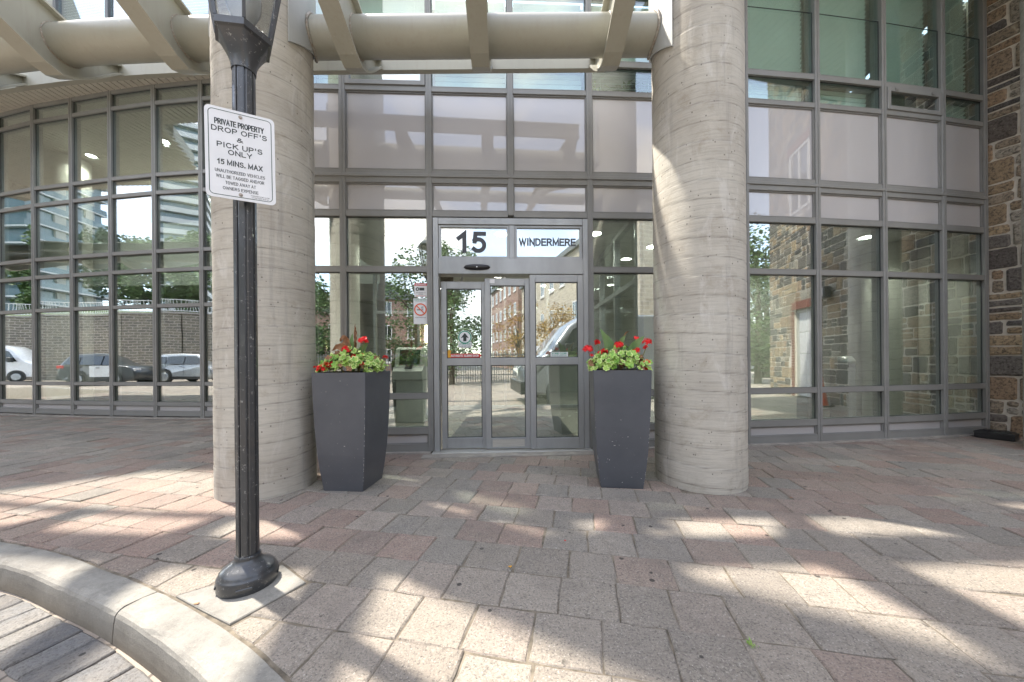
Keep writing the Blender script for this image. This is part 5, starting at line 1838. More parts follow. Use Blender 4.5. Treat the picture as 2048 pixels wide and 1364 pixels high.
ibox('upstairs_wall', 'dark_room', 7.12, 7.27, 5.45, 7.39, 4.445, 6.65)
ibox('upstairs_wall', 'dark_room', -3.0, -2.85, 5.0, 7.39, 4.445, 5.79)
def icol(x, y, r, h, lb):
    t = thing('round_pillar', lb, 'pillar', (x, y, 0), 0, 'smooth pillars inside the lobby')
    m = MB(); m.lathe([(r, 0.0), (r, h)], 40); m.build('shaft', M['cream_wall'], t)
icol(-12.3, 9.75, 0.42, 6.78, 'tall smooth pillar inside the left lobby, second bay from the left edge')
icol(-7.2, 10.2, 0.42, 6.78, 'tall smooth pillar deep inside the left lobby')
icol(6.95, 6.45, 0.36, 3.15, 'smooth pillar inside the right-hand glass wall by the stone wall')
icol(-2.45, 5.25, 0.16, 3.15, 'slim pale pillar inside the entrance behind the left planter')
# vestibule partition with inner doors
def partition(A, B, label, n, hts=(0.0, 1.1, 2.2, 3.1), doors=()):
    T_, L_ = frame2(A, B)
    p = thing('glass_partition', label, 'partition')
    for i in range(n + 1):
        x = L_ * i / n
        m = MB(); m.cbox(x - 0.03, x + 0.03, -0.05, 0.05, 0.007, 3.15, 0.004, T_); m.build('post', M['alu_light'], p)
    for i in range(n):
        x0 = L_ * i / n + 0.031; x1 = L_ * (i + 1) / n - 0.031
        for z in (0.08, 2.2, 3.1):
            m = MB(); m.cbox(x0, x1, -0.045, 0.045, z - 0.035, z + 0.035, 0.003, T_); m.build('rail', M['alu_light'], p)
        for z0, z1 in ((0.12, 2.16), (2.24, 3.06)):
            m = MB(); m.box(x0, x1, -0.005, 0.005, z0, z1, T_); m.build('glass_pane', M['glass_clear'], p)
        if i in doors:
            m = MB()
            for xx in (x0 + 0.07 if i % 2 else x1 - 0.07,):
                m.tube([T_ @ Vector((xx, -0.06, 0.75)), T_ @ Vector((xx, -0.10, 0.78)), T_ @ Vector((xx, -0.10, 1.4)), T_ @ Vector((xx, -0.06, 1.43))], 0.013, 8)
            m.build('pull_handle', M['chrome'], p)
    return p
partition((-3.0, 7.7), (1.75, 7.9), 'inner glass partition with doors behind the sliding entrance', 5, doors=(2, 3))
partition((1.72, 4.72), (1.78, 7.86), 'glass side partition of the vestibule right of the door', 3)
# kiosk
kz = thing('intercom_kiosk', 'steel intercom kiosk with a dark screen behind the glass left of the door', 'kiosk', (-1.86, 6.45, 0.006), rad(-3))
m = MB(); m.cbox(-0.25, 0.25, -0.10, 0.22, 0.0, 0.78, 0.01); m.build('pedestal', M['kiosk'], kz)
m = MB()
prof = [(-0.20, 0.79), (0.20, 0.79), (0.20, 1.36), (0.06, 1.38), (-0.03, 1.34), (-0.10, 1.04), (-0.22, 0.94)]
m.loft([[Vector((-0.27, y, z)) for y, z in prof], [Vector((0.27, y, z)) for y, z in prof]])
m.f = [tuple(reversed(f)) for f in m.f]
hd = m.build('console', M['kiosk'], kz)
m = MB(); m.add([(-0.19, -0.035, 1.325), (-0.19, -0.102, 1.06), (0.19, -0.102, 1.06), (0.19, -0.035, 1.325)], [(0, 1, 2, 3)]); m.add([(-0.19, -0.028, 1.325), (-0.19, -0.095, 1.06), (0.19, -0.095, 1.06), (0.19, -0.028, 1.325)], [(3, 2, 1, 0)]); m.build('screen', M['screen'], hd)
m = MB()
for i in range(4):
    for j in range(3):
        m.cbox(-0.06 + i * 0.035, -0.035 + i * 0.035, -0.19 + j * 0.033, -0.165 + j * 0.033, 0.985 + j * 0.024, 1.0 + j * 0.026, 0.002)
m.build('keypad', M['black_plastic'], hd)
sc = thing('wall_sconce', 'warm glowing wall sconce seen through the glass left of the door', 'lamp', (-2.0, 8.3, 1.55))
m = MB(); m.lathe([(0.05, 0), (0.06, 0.02), (0.06, 0.40), (0.05, 0.42)], 16); m.build('shade', M['sconce_on'], sc)
m = MB(); m.cbox(-0.04, 0.04, 0.05, 0.10, 0.05, 0.36, 0.005); m.build('back_plate', M['chrome'], sc)
ibox('side_wall', 'wood_panel', -3.0, -1.4, 8.4, 8.5, 0, 3.16)
# downlights
def downlight(x, y, z, lb, pw=14):
    t = thing('ceiling_light', lb, 'ceiling light', (x, y, z), 0, 'round downlights in the lobby ceilings')
    m = MB(); m.lathe([(0.115, -0.008), (0.115, 0.0)], 24); r_ = m.build('trim_ring', M['white_paint'], t)
    m = MB(); m.lathe([(0.095, -0.0125), (0.095, -0.009)], 24); m.build('lit_lens', M['lamp_on'], t)
    ld = bpy.data.lights.new('downlight', 'SPOT'); ld.energy = pw; ld.color = (1.0, 0.94, 0.84); ld.spot_size = rad(140); ld.spot_blend = 0.6; ld.shadow_soft_size = 0.09
    lo = bpy.data.objects.new('downlight', ld); col.objects.link(lo); lo.parent = t; lo.location = (0, 0, -0.03)
for x, y, lb in ((-1.9, 5.6, 'over the kiosk'), (-0.15, 5.6, 'just inside the door'), (1.35, 5.62, 'at the side partition'), (-2.2, 7.1, 'nearest the inner partition on the left'), (-0.27, 7.1, 'in the middle by the inner partition'), (1.2, 7.1, 'right by the inner partition'), (2.55, 6.3, 'beyond the side partition'), (3.6, 6.8, 'in the right-hand lobby'), (-1.2, 9.6, 'deep in the lobby on the left'), (0.9, 9.6, 'deep in the lobby on the right'), (6.0, 5.9, 'added to brighten the lobby by the right-hand pillar'), (4.6, 6.9, 'added to brighten the middle of the right-hand lobby'), (3.2, 8.8, 'added to brighten the back of the right-hand lobby')):  # last three are extra lamps, added to brighten the right-hand lobby
    downlight(x, y, 3.158, 'round ceiling light ' + lb, 26 if x > 2 else 18)
for x, y, lb in ((-8.9, 9.0, 'high in the left lobby, third bay'), (-11.5, 9.6, 'high in the left lobby by the pillar'), (-5.6, 8.8, 'high in the left lobby near the concrete column'), (-7.4, 12.0, 'high in the left lobby at the back'), (-10.6, 12.2, 'high in the left lobby in the far corner')):
    downlight(x, y, 6.828, 'round ceiling light ' + lb, 70)
# potted plants on the upstairs ledge
rs = random.Random(9)
def pot_plant(x, lb, kind):
    t = thing('potted_plant', lb, 'potted plant', (x, facY(x) + 0.24, 4.445))
    m = MB(); m.lathe([(0.055, 0), (0.075, 0.12), (0.083, 0.125), (0.083, 0.145), (0.07, 0.145)], 20); m.build('pot', M['white_paint'], t)
    m = MB()
    for i in range(40 if kind else 90):
        a = rs.uniform(0, 6.28); l = rs.uniform(0.12, 0.3); w = 0.006 if kind else 0.02
        b = Vector((0, 0, 0.14)); c_ = Vector((0.4 * l * math.cos(a), 0.3 * l * math.sin(a), 0.14 + l * 0.8)); d_ = Vector((l * math.cos(a), 0.5 * l * math.sin(a), 0.14 + l * rs.uniform(0.3, 0.9)))
        s_ = Vector((-math.sin(a), math.cos(a), 0)) * w
        m.add([b - s_, b + s_, c_ + s_, c_ - s_, d_], [(0, 1, 2, 3), (3, 2, 4)])
    tag(m.build('foliage', M['leaf' if kind else 'tree_leaf'], t), kind='stuff')
pot_plant(1.16, 'spiky potted plant on the upstairs ledge above the right planter', 1)
pot_plant(1.55, 'bushy dark potted plant on the upstairs ledge, middle of the bay', 0)
pot_plant(1.82, 'bushy potted plant on the upstairs ledge beside the column', 0)
# litter bin inside the right wall
bn = thing('waste_bin', 'tall grey bin standing inside behind the right glass wall', 'bin', (5.95, 6.3, 0.006))
m = MB(); m.lathe([(0.17, 0), (0.17, 1.02), (0.175, 1.03), (0.175, 1.06), (0.12, 1.15), (0.10, 1.15)], 28); m.build('body', M['chrome'], bn)
m = MB(); m.cbox(-0.06, 0.06, -0.185, -0.165, 0.95, 1.0, 0.003); m.build('flap', M['black_plastic'], bn)

# soffit planks: run out from inside the lobby over the left forecourt
sof = thing('plank_soffit', 'grey-beige plank soffit over the left lobby wall', 'soffit')
def blockY(x):
    return facY(min(x, -3.2)) - 1.15 - 2.6 * max(0, min(1, (-8.6 - x) / 1.8))
x = -18.0; k = 0
while x < -3.2:
    m = MB()
    y0 = blockY(x)
    m.cbox(x + 0.008, x + 0.142, y0, 14.4, 6.84 , 6.862, 0.006)
    m.build('plank', M['plank'], sof)
    x += 0.15
m = MB(); m.prism([(x_, blockY(x_)) for x_ in (-18, -15, -13, -12, -10.4, -9.5, -8.6, -6, -3.2)] + [(-3.2, 14.4), (-18, 14.4)], 6.88, 6.92); m.build('backing', M['alu_dark'], sof)

# ================================================================ UPPER STOREYS
up = thing('apartment_building', 'upper storeys with dark blue-green windows above the canopy', 'building')
TOPZ = 8.6  # unseen roof height, cut to set the sun shadow's edge on the forecourt
m = MB()
outl = [(x_, blockY(x_) + 0.25) for x_ in (-11, -8, -6, -4.5, -3.4)]
m.prism(outl + [(-3.4, 16), (-11, 16)], 7.0, TOPZ)
m.prism([(x_, blockY(x_) + 0.25) for x_ in (-19, -15, -13, -12, -10.4, -9.5, -8.61)] + [(-8.61, 16), (-19, 16)], 7.0, 7.5)
m.build('left_block', M['dark_room'], up)
m = MB()
m.prism([(x_, facY(x_) + 0.35) for x_ in (-2.4, -1, 1, 2.4)] + [(2.4, 16), (-3.05, 16), (-3.05, 7)], 5.87, 5.95)  # unseen slab, shaped thin and low so sun clears it to the paving
m.prism([(x_, facY(x_) + 0.35) for x_ in (2.41, 4, 5.5, 6.9)] + [(8.5, 16), (2.41, 16)], 6.74, 6.95)
m.build('centre_block', M['far_pale'], up, uv=wuv)
XS = [-8.1, -7.0, -5.9, -4.8, -3.7]
for i in range(len(XS) - 1):
    A = (XS[i], blockY(XS[i]) + 0.10); B = (XS[i + 1], blockY(XS[i + 1]) + 0.10)
    T_, L_ = frame2(A, B)
    m = MB(); m.cbox(-0.03, 0.03, -0.05, 0.10, 6.93, 8.6, 0.004, T_); m.build('mullion', M['alu_dark'], up)
    for z0, z1 in ((7.05, 8.55),):
        m = MB(); m.box(0.031, L_ - 0.031, -0.006, 0.006, z0, z1, T_); wo_ = m.build('window_pane', M['glass'], up)
        m = MB(); m.cbox(0.031, L_ - 0.031, -0.045, 0.08, z0 - 0.10, z0 - 0.005, 0.004, T_); m.build('window_sill', M['alu_dark'], wo_)
        m = MB(); z = z0 + 0.03
        while z < z1:
            m.add([T_ @ Vector(q) for q in ((0.05, 0.04, z), (L_ - 0.05, 0.04, z), (L_ - 0.05, 0.06, z + 0.03), (0.05, 0.06, z + 0.03))], [(0, 1, 2, 3)]); z += 0.05
        bo_ = m.build('blind_slat', M['blind'], wo_); bo_['kind'] = 'stuff'

# deep overhang high above the entrance and the right-hand windows
sof2 = thing('plank_soffit', 'high plank soffit of the overhang above the entrance, reflected in the upper right windows', 'soffit')
x = 2.4
while x < 8.2:
    m = MB(); m.cbox(x + 0.004, x + 0.146, 2.4, 5.2, 6.98, 7.002, 0.004); m.build('plank', M['plank'], sof2)
    x += 0.15
m = MB(); m.box(2.4, 8.2, 2.42, 5.2, 7.02, 7.06); m.build('backing', M['alu_dark'], sof2)
m = MB(); m.box(2.4, 8.2, 2.36, 2.395, 6.95, 7.3); m.build('fascia', M['alu'], sof2)

# ================================================================ STREET BEHIND THE CAMERA (seen in the glass)
def tyre_wheel(par, x, y, z, r, w, side):
    T_ = Matrix.Translation((x, y, z)) @ Matrix.Rotation(rad(90), 4, 'X')
    m = MB(); m.lathe([(r * 0.62, -w / 2), (r * 0.95, -w / 2), (r, -w * 0.3), (r, w * 0.3), (r * 0.95, w / 2), (r * 0.62, w / 2)], 28, T=T_)
    t = m.build('wheel', M['tyre'], par)
    m = MB()
    s = side
    for k in range(6):
        a = 2 * math.pi * k / 6
        c, s_ = math.cos(a), math.sin(a)
        c2, s2 = math.cos(a + 0.38), math.sin(a + 0.38)
        pts = [(r * 0.12 * c, r * 0.12 * s_), (r * 0.60 * math.cos(a - 0.16), r * 0.60 * math.sin(a - 0.16)), (r * 0.60 * math.cos(a + 0.16), r * 0.60 * math.sin(a + 0.16))]
        yy = y + s * (w / 2 + 0.004)
        v0 = [Vector((x + p[0], yy, z + p[1])) for p in pts]; v1 = [Vector((x + p[0], yy - s * 0.03, z + p[1])) for p in pts]
        m.add(v0 + v1, [(0, 1, 2), (5, 4, 3), (0, 3, 4, 1), (1, 4, 5, 2), (2, 5, 3, 0)])
    m.lathe([(r * 0.56, 0), (r * 0.64, 0), (r * 0.64, 0.012), (r * 0.56, 0.012)], 28, T=Matrix.Translation((x, y + s * (w / 2 - 0.002), z)) @ Matrix.Rotation(rad(-90 * s), 4, 'X'))
    m.disc((x, yy - s * 0.004, z), (0, s, 0), r * 0.16, 16, 0, 0.012)
    m.build('rim', M['car_silver'], t)

def vehicle(name, label, cat, loc, rz, out_, hw, zbelt, ztop, roof_in, body, wheels, wr, windows, lights, group=None, door_x=(), cladding=None, white_doors=False):
    """side outline (x, z) from rear (-) to front (+), closed; windows as (x, z) polygons on the side"""
    root = thing(name, label, cat, loc, rz, group)
    def W(z):
        if z <= zbelt: return hw - 0.05 * max(0, (0.45 - z)) 
        t = (z - zbelt) / (ztop - zbelt)
        return hw - roof_in * t ** 1.15
    cuts = (1.0, 0.985, 0.94)
    rings = []
    cx_ = sum(p[0] for p in out_) / len(out_); cz_ = sum(p[1] for p in out_) / len(out_)
    def ringat(sy, inset):
        return [Vector((cx_ + (x - cx_) * (1 - inset), sy * W(z) * (1 - inset * 0.0), cz_ + (z - cz_) * (1 - inset))) for x, z in out_]
    prof = [(-1.0, 0.06), (-0.985, 0.022), (-0.93, 0.0), (0.93, 0.0), (0.985, 0.022), (1.0, 0.06)]
    for sy, ins in prof:
        rings.append(ringat(sy, ins))
    m = MB(); m.loft(rings, 0, True, True)
    # side faces flat, shell smooth
    b = m.build('body', M[body], root)
    b.data.polygons.foreach_set('use_smooth', [len(p.vertices) == 4 for p in b.data.polygons])
    for sy in (-1, 1):
        for poly in windows:
            m = MB()
            p0 = [Vector((x, sy * (W(z) + 0.004), z)) for x, z in poly]; p1 = [Vector((x, sy * (W(z) - 0.012), z)) for x, z in poly]
            m.loft([p1, p0] if sy < 0 else [p0, p1])
            m.build('side_window', M['car_glass'], root)
        for dx in door_x:
            m = MB(); m.box(dx - 0.004, dx + 0.004, sy * (hw + 0.001) - 0.002, sy * (hw + 0.001) + 0.002, 0.45, zbelt); m.box(dx - 0.22, dx - 0.06, sy * (hw + 0.02) - 0.012, sy * (hw + 0.02) + 0.012, zbelt - 0.16, zbelt - 0.13)
            m.build('door_handle', M['black_plastic'], root)
        if white_doors:
            m = MB(); m.box(-0.95, 1.05, sy * (hw + 0.002) - 0.003, sy * (hw + 0.002) + 0.003, 0.5, zbelt - 0.03); m.build('door_skin', M['car_white'], root)
        for wx in wheels:
            m = MB()
            m.disc((wx, sy * (hw - 0.012), wr + 0.03), (0, sy, 0), wr + 0.075, 32, 0, 0.016)
            m.build('wheel_arch', M['black_plastic'], root)
            tyre_wheel(root, wx, sy * (hw - 0.10), wr, wr, 0.24, sy)
        m = MB(); m.box(wheels[0] + wr + 0.1, wheels[1] - wr - 0.1, sy * (hw + 0.001) - 0.014, sy * (hw + 0.001) + 0.014, 0.24, 0.40); m.build('sill_cladding', M['black_plastic'], root)
        m = MB(); mxx = windows[-1][0][0] if False else None
    for (mt, nm, x0, x1, y0, y1, z0, z1) in lights:
        for sy in (-1, 1):
            m = MB(); m.cbox(x0, x1, min(sy * y0, sy * y1), max(sy * y0, sy * y1), z0, z1, 0.015); m.build(nm, M[mt], root)
    return root
SUV = [(-2.48, 0.42), (-2.52, 0.60), (-2.50, 0.95), (-2.44, 1.12), (-2.28, 1.45), (-2.10, 1.70), (-1.7, 1.765), (-0.6, 1.79), (0.25, 1.74), (0.62, 1.58), (1.20, 1.20), (1.32, 1.15), (2.15, 1.06), (2.42, 0.95), (2.50, 0.78), (2.52, 0.50), (2.44, 0.30), (1.9, 0.24), (-1.9, 0.24), (-2.38, 0.32)]
SW_ = [[(-2.18, 1.20), (-1.50, 1.17), (-1.52, 1.60), (-1.98, 1.60)], [(-1.44, 1.17), (-0.42, 1.15), (-0.42, 1.64), (-1.46, 1.62)], [(-0.36, 1.15), (0.98, 1.14), (0.58, 1.42), (0.22, 1.62), (-0.36, 1.64)]]
SL = [('tail_red', 'tail_light', -2.53, -2.20, 0.62, 1.0, 0.98, 1.14), ('lens', 'headlight', 2.25, 2.47, 0.6, 0.985, 0.80, 0.96), ('black_plastic', 'bumper', -2.56, -2.3, 0.0, 0.99, 0.34, 0.62)]
suv = vehicle('parked_car', 'dark grey and white patrol-style SUV reflected in the left glass wall', 'car', (-25.9, 0.0, -0.138), rad(-27), SUV, 1.0, 1.14, 1.79, 0.26, 'car_dark', (-1.52, 1.50), 0.385, SW_, SL, 'cars reflected in the lobby glass', door_x=(-0.4, 0.95), white_doors=True)
m = MB()
m.box(-0.3, -0.02, -0.55, 0.55, 1.80, 1.93); m.build('light_bar', M['lens'], suv)
suv2 = vehicle('parked_car', 'silver SUV reflected in the left glass wall next to the concrete column', 'car', (-22.3, -4.9, -0.138), rad(-14), SUV, 1.0, 1.14, 1.79, 0.26, 'car_silver', (-1.52, 1.50), 0.385, SW_, SL, 'cars reflected in the lobby glass', door_x=(-0.4, 0.95))
VAN = [(-2.75, 0.42), (-2.80, 0.7), (-2.76, 1.6), (-2.68, 2.45), (-2.5, 2.55), (0.9, 2.55), (1.35, 2.46), (1.75, 2.2), (2.25, 1.55), (2.42, 1.40), (2.85, 1.18), (3.0, 1.0), (3.06, 0.62), (3.0, 0.36), (2.6, 0.30), (-2.6, 0.32)]
VW = [[(0.95, 1.42), (2.05, 1.40), (1.62, 2.10), (1.30, 2.22), (0.95, 2.24)]]
VL = [('tail_red', 'tail_light', -2.83, -2.70, 0.80, 0.99, 1.05, 1.55), ('lens', 'headlight', 2.70, 2.98, 0.55, 0.97, 0.88, 1.14), ('black_plastic', 'bumper', 2.80, 3.10, 0.0, 1.0, 0.32, 0.66), ('black_plastic', 'mirror', 1.75, 1.93, 1.05, 1.28, 1.35, 1.68)]
vehicle('parked_van', 'white panel van reflected at the far left of the lobby glass', 'van', (-40.6, 4.6, -0.138), rad(-50), VAN, 1.0, 1.3, 2.55, 0.16, 'car_white', (-1.7, 2.0), 0.35, VW, VL, None, door_x=(0.9,))
vehicle('parked_van', 'silver van standing close to the entrance, its nose reflected in the door', 'van', (3.72, -1.72, -0.138), rad(180 - 3), VAN, 1.0, 1.3, 2.55, 0.16, 'car_silver', (-1.7, 2.0), 0.35, VW, VL, None, door_x=(0.9,))

# retaining wall, railing, bank
WPTS = [(-54, 18), (-48, 8.5), (-43.5, 2.0), (-39, -2.0), (-33, -4.4), (-27.8, -7.6), (-25.0, -11.0), (-23.5, -17)]
rw = thing('retaining_wall', 'tall stone retaining wall with a railing, reflected in the left glass wall', 'wall')
for A, B in zip(WPTS, WPTS[1:]):
    T_, L_ = frame2(B, A)
    T_ = T_ @ Matrix.Translation((0, 0, 0))
    m = MB(); m.box(0, L_, -0.25, 0.25, -0.15, 4.65, T_); m.build('wall_section', M['far_stone'], rw, uv=wuv)
    m = MB(); m.cbox(-0.05, L_ + 0.05, -0.33, 0.33, 4.65, 4.80, 0.02, T_); m.build('coping', M['sill'], rw)
rl = thing('metal_railing', 'white metal railing of leaning bars on top of the retaining wall', 'railing')
for A, B in zip(WPTS, WPTS[1:]):
    T_, L_ = frame2(B, A)
    m = MB()
    for z in (4.9, 5.72): m.box(0, L_, -0.02, 0.02, z, z + 0.05, T_)
    m.build('rail', M['white_paint'], rl)
    m = MB(); k = 0; x = 0.1
    while x < L_:
        s = 0.09 * math.sin(k * 0.7)
        m.tube([T_ @ Vector((x, 0, 4.94)), T_ @ Vector((x + s, 0.05, 5.3)), T_ @ Vector((x + s * 1.6, 0, 5.74))], 0.022, 4, 0, False)
        x += 0.17; k += 1
    tag(m.build('baluster', M['white_paint'], rl), kind='stuff')
bk = MB()
bk.add([(x, y, 4.6) for x, y in WPTS] + [(x * 2.2 - 10, y * 1.3 - 16, 8.5) for x, y in reversed(WPTS)], [tuple(range(2 * len(WPTS)))][:0])
n = len(WPTS)
far_ = [(x - 45, y - (10 if y < 5 else -10), 9.0) for x, y in WPTS]
bk.v = [(x, y, 4.6) for x, y in WPTS] + far_
bk.f = [(i, i + 1, n + i + 1, n + i) for i in range(n - 1)]; bk.m = [0] * (n - 1); bk.c = [None] * (n - 1); bk.sm = [False] * (n - 1)
tag(bk.build('grass_bank', M['grass']), kind='structure')

# trees
def tree(x, y, z, h, w, mt, label, seed, nleaf=5000, ls=0.16, cone_=False):
    rs_ = random.Random(seed)
    root = thing('tree', label, 'tree', (x, y, z), 0, 'trees across the street')
    m = MB()
    m.tube([(0, 0, -0.3), (0.05, 0, h * 0.25), (0, 0.06, h * 0.55), (0.03, 0, h * 0.85)], [h * 0.024, h * 0.019, h * 0.012, h * 0.004], 8)
    cl = []
    for i in range(26):
        t = rs_.uniform(0.16, 0.98); a = rs_.uniform(0, 6.28)
        if cone_: r = w * (1.02 - t) * rs_.uniform(0.4, 1.0)
        else: r = w * math.sqrt(max(0.05, 1 - ((t - 0.6) / 0.42) ** 2)) * rs_.uniform(0.25, 0.95)
        c = Vector((r * math.cos(a), r * math.sin(a), h * t))
        cl.append((c, w * rs_.uniform(0.22, 0.40)))
        if i < 14: m.tube([(0, 0, h * max(0.2, t - 0.2)), (c.x * 0.5, c.y * 0.5, h * (t - 0.08)), tuple(c)], [h * 0.008, h * 0.005, h * 0.002], 5)
    m.build('trunk', M['bark'], root)
    m = MB()
    for i in range(nleaf):
        c, r = rs_.choice(cl)
        d = Vector((rs_.gauss(0, 1), rs_.gauss(0, 1), rs_.gauss(0, 0.8)))
        d = d.normalized() * r * (rs_.random() ** 0.4)
        p = c + d
        q = Vector((rs_.gauss(0, 1), rs_.gauss(0, 1), rs_.gauss(0, 1) + 0.4)).normalized().to_track_quat('Z', 'Y').to_matrix()
        s = ls * rs_.uniform(0.6, 1.3)
        m.add([p + q @ Vector((-s * 0.5, 0, 0)), p + q @ Vector((0, -s * 0.32, 0.02)), p + q @ Vector((s * 0.5, 0, 0)), p + q @ Vector((0, s * 0.32, 0.02))], [(0, 1, 2, 3)])
    m.build('crown', M[mt], root)
tree(-47, 1, 4.6, 9, 3.4, 'tree_leaf', 'rounded green tree behind the railing, far left reflection', 1, 9000, 0.34)
tree(-42, -7, 4.6, 8, 3.4, 'spruce_leaf', 'dark green tree behind the railing, left of the patrol car', 2, 9000, 0.34)
tree(-37, -9, 4.6, 7, 3.6, 'tree_leaf', 'broad green tree behind the railing above the patrol car', 3, 9000, 0.34)
tree(-31.5, -11.5, 4.6, 7.5, 3.3, 'tree_leaf', 'green tree behind the railing above the silver car', 4, 9000, 0.32)
tree(-1.9, -9.5, -0.15, 7.2, 2.4, 'tree_leaf', 'green street tree reflected in the left leaf of the door', 5, 7000, 0.15)
tree(-4.6, -14.5, -0.15, 7.5, 3.0, 'tree_leaf', 'large green street tree reflected left of the door', 6, 6500, 0.2)
tree(-8.8, -12.5, -0.15, 6.5, 2.6, 'tree_leaf', 'green street tree reflected beside the left column', 16, 5500, 0.2)
tree(2.0, -13.5, -0.15, 4.8, 1.9, 'yellow_leaf', 'yellow autumn tree reflected in the middle of the door', 7, 2600, 0.13)
tree(4.1, -12.5, -0.15, 4.4, 1.7, 'yellow_leaf', 'smaller yellow autumn tree reflected in the right door panel', 17, 2400, 0.13)
tree(14.2, -5.6, -0.15, 7.6, 2.9, 'tree_leaf', 'green tree beyond the end of the stone wing', 8, 6500, 0.18)
tree(19, -9.5, -0.15, 9.5, 3.4, 'spruce_leaf', 'tall dark tree further beyond the stone wing', 9, 5500, 0.24)

# fence across the street with two notice boards
fn = thing('picket_fence', 'dark metal picket fence across the street behind the van', 'fence')
m = MB()
for z in (0.25, 1.35): m.box(-12, 13, -10.72, -10.68, z, z + 0.05)
m.build('rail', M['alu_dark'], fn)
x = -12.0
m = MB()
while x < 13:
    m.box(x, x + 0.035, -10.70 + 0.022, -10.70 + 0.05, -0.12, 1.5); x += 0.13
tag(m.build('picket', M['alu_dark'], fn), kind='stuff')
for x, lb in ((2.6, 'left of the two white notice boards on the street fence'), (3.6, 'right of the two white notice boards on the street fence')):
    t = thing('notice_board', lb, 'board', (x, -10.4, 0.9), 0, 'notice boards on the street fence')
    m = MB(); m.cbox(-0.38, 0.38, -0.02, 0.02, -0.05, 0.95, 0.005); m.build('frame', M['white_paint'], t)
    m = MB(); m.box(-0.33, 0.33, 0.021, 0.025, 0.0, 0.9); m.build('board', M['sign_white'], t)
    m = MB(); m.box(-0.36, -0.32, -0.02, 0.02, -1.04, -0.05); m.box(0.32, 0.36, -0.02, 0.02, -1.04, -0.05); m.build('leg', M['alu_dark'], t)

# town houses
def house(name, label, A, B, depth, h, wall, ww=1.0, wh=1.5, gable=True, bay=3.2, storeys=3, group=None):
    T_, L_ = frame2(A, B)
    root = thing(name, label, 'house', (0, 0, 0), 0, group)
    m = MB(); m.box(0, L_, 0, depth, -0.2, h, T_); m.build('wall', M[wall], root, uv=wuv)
    m = MB()
    nb = max(1, int(L_ / 7))
    for i in range(nb):
        x0 = L_ * i / nb - (0.2 if i == 0 else 0); x1 = L_ * (i + 1) / nb + (0.2 if i == nb - 1 else 0)
        xm = (x0 + x1) / 2
        if gable:
            vs_ = [(x0, -0.3, h), (x1, -0.3, h), (xm, -0.3, h + 2.2), (x0, depth + 0.3, h), (x1, depth + 0.3, h), (xm, depth + 0.3, h + 2.2)]
            m.add([T_ @ Vector(v) for v in vs_], [(0, 1, 2), (5, 4, 3), (0, 2, 5, 3), (1, 4, 5, 2), (0, 3, 4, 1)])
        else:
            m.box(x0, x1, -0.25, depth + 0.2, h + 0.01, h + 0.4, T_)
    m.build('roof', M['alu_dark'], root)
    sh = h / storeys
    for j in range(storeys):
        x = bay * 0.5
        while x < L_ - 0.6:
            z0 = sh * j + 0.9
            fm = MB()
            for q in ((x - ww / 2, x - ww / 2 + 0.09, z0, z0 + wh), (x + ww / 2 - 0.09, x + ww / 2, z0, z0 + wh), (x - ww / 2 + 0.09, x + ww / 2 - 0.09, z0, z0 + 0.09), (x - ww / 2 + 0.09, x + ww / 2 - 0.09, z0 + wh - 0.09, z0 + wh), (x - 0.03, x + 0.03, z0 + 0.09, z0 + wh - 0.09)):
                fm.box(q[0], q[1], -0.06, 0.0, q[2], q[3], T_)
            fm.box(x - ww / 2 - 0.1, x + ww / 2 + 0.1, -0.09, 0.0, z0 - 0.14, z0 - 0.002, T_)
            fo_ = fm.build('window', M['white_paint'], root)
            pm2 = MB(); pm2.box(x - ww / 2 + 0.05, x + ww / 2 - 0.05, -0.03, -0.001, z0 + 0.05, z0 + wh - 0.05, T_); pm2.build('pane', M['car_glass'], fo_)
            x += bay
    return root
house('town_house', 'pale stone and brick terrace reflected in the right part of the door', (8.2, -8.5), (4.6, -33), 8, 9.5, 'far_pale', storeys=3, bay=2.6, gable=False)
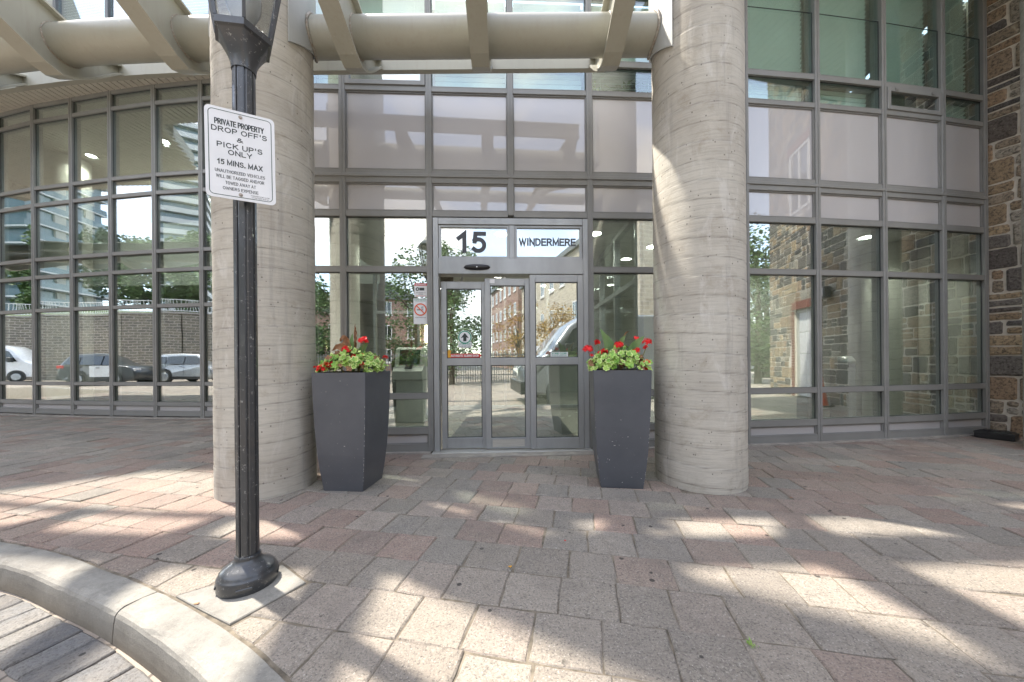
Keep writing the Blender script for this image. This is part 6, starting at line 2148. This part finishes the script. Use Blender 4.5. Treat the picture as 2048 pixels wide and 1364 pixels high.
house('town_house', 'red brick terrace behind the pale one, reflected in the door', (4.3, -34.5), (1.5, -50), 8, 12, 'far_brick', storeys=4, bay=2.6, group=None)
house('town_house', 'brown brick houses reflected left of the door', (-7.0, -33), (-26, -27), 9, 8.0, 'far_brick', storeys=3, bay=2.7)
house('town_house', 'pale block at the end of the retaining wall', (-18.2, -26), (-24.2, -12.6), 9, 11.5, 'far_pale', storeys=4, bay=3.0, gable=False)

def tower(name, label, x, y, rz, w, d, h, curved=False):
    root = thing(name, label, 'tower', (x, y, 0), rz, 'condominium towers beyond the trees')
    m = MB(); m.box(-w / 2, w / 2, -d / 2, d / 2, 0, h); m.build('glazing', M['tower_glass'], root)
    nfl = int(h / 3)
    for k in range(nfl):
        m = MB(); z = 3 * k + 3
        e = 1.2 + (0.7 * math.sin(k * 0.5) if curved else 0)
        m.box(-w / 2 - e, w / 2 + e, -d / 2 - e, d / 2 + e, z, z + 0.28)
        so3 = m.build('balcony_slab', M['white_paint'], root)
        m = MB()
        for (a, b, c, d_) in ((-w / 2 - e, w / 2 + e, -d / 2 - e, -d / 2 - e + 0.05), (w / 2 + e - 0.05, w / 2 + e, -d / 2 - e + 0.05, d / 2 + e)):
            m.box(a, b, c, d_, z + 0.285, z + 1.35)
        m.build('balustrade', M['tower_glass'] if curved else M['white_paint'], so3)
    for k in range(5):
        xx = -w / 2 + w * (k + 0.5) / 5
        m = MB(); m.box(xx - 0.8, xx + 0.8, -d / 2 - 0.4, d / 2 + 0.4, 0, h - 1 + 2 * (k % 2)); m.build('pier', M['cream_wall'], root)
    m = MB(); m.box(-w / 3, w / 3, -d / 3, d / 3, h + 0.3, h + 4); m.build('plant_room', M['cream_wall'], root)
tower('apartment_tower', 'curved glass condominium tower reflected in the upper left glass', -112, -14, rad(65), 26, 20, 72, True)
tower('apartment_tower', 'pale balconied condominium tower reflected left of the column', -118, -74, rad(48), 30, 20, 66)
tower('apartment_tower', 'dark condominium tower reflected at the far left edge', -120, 18, rad(75), 24, 20, 60)
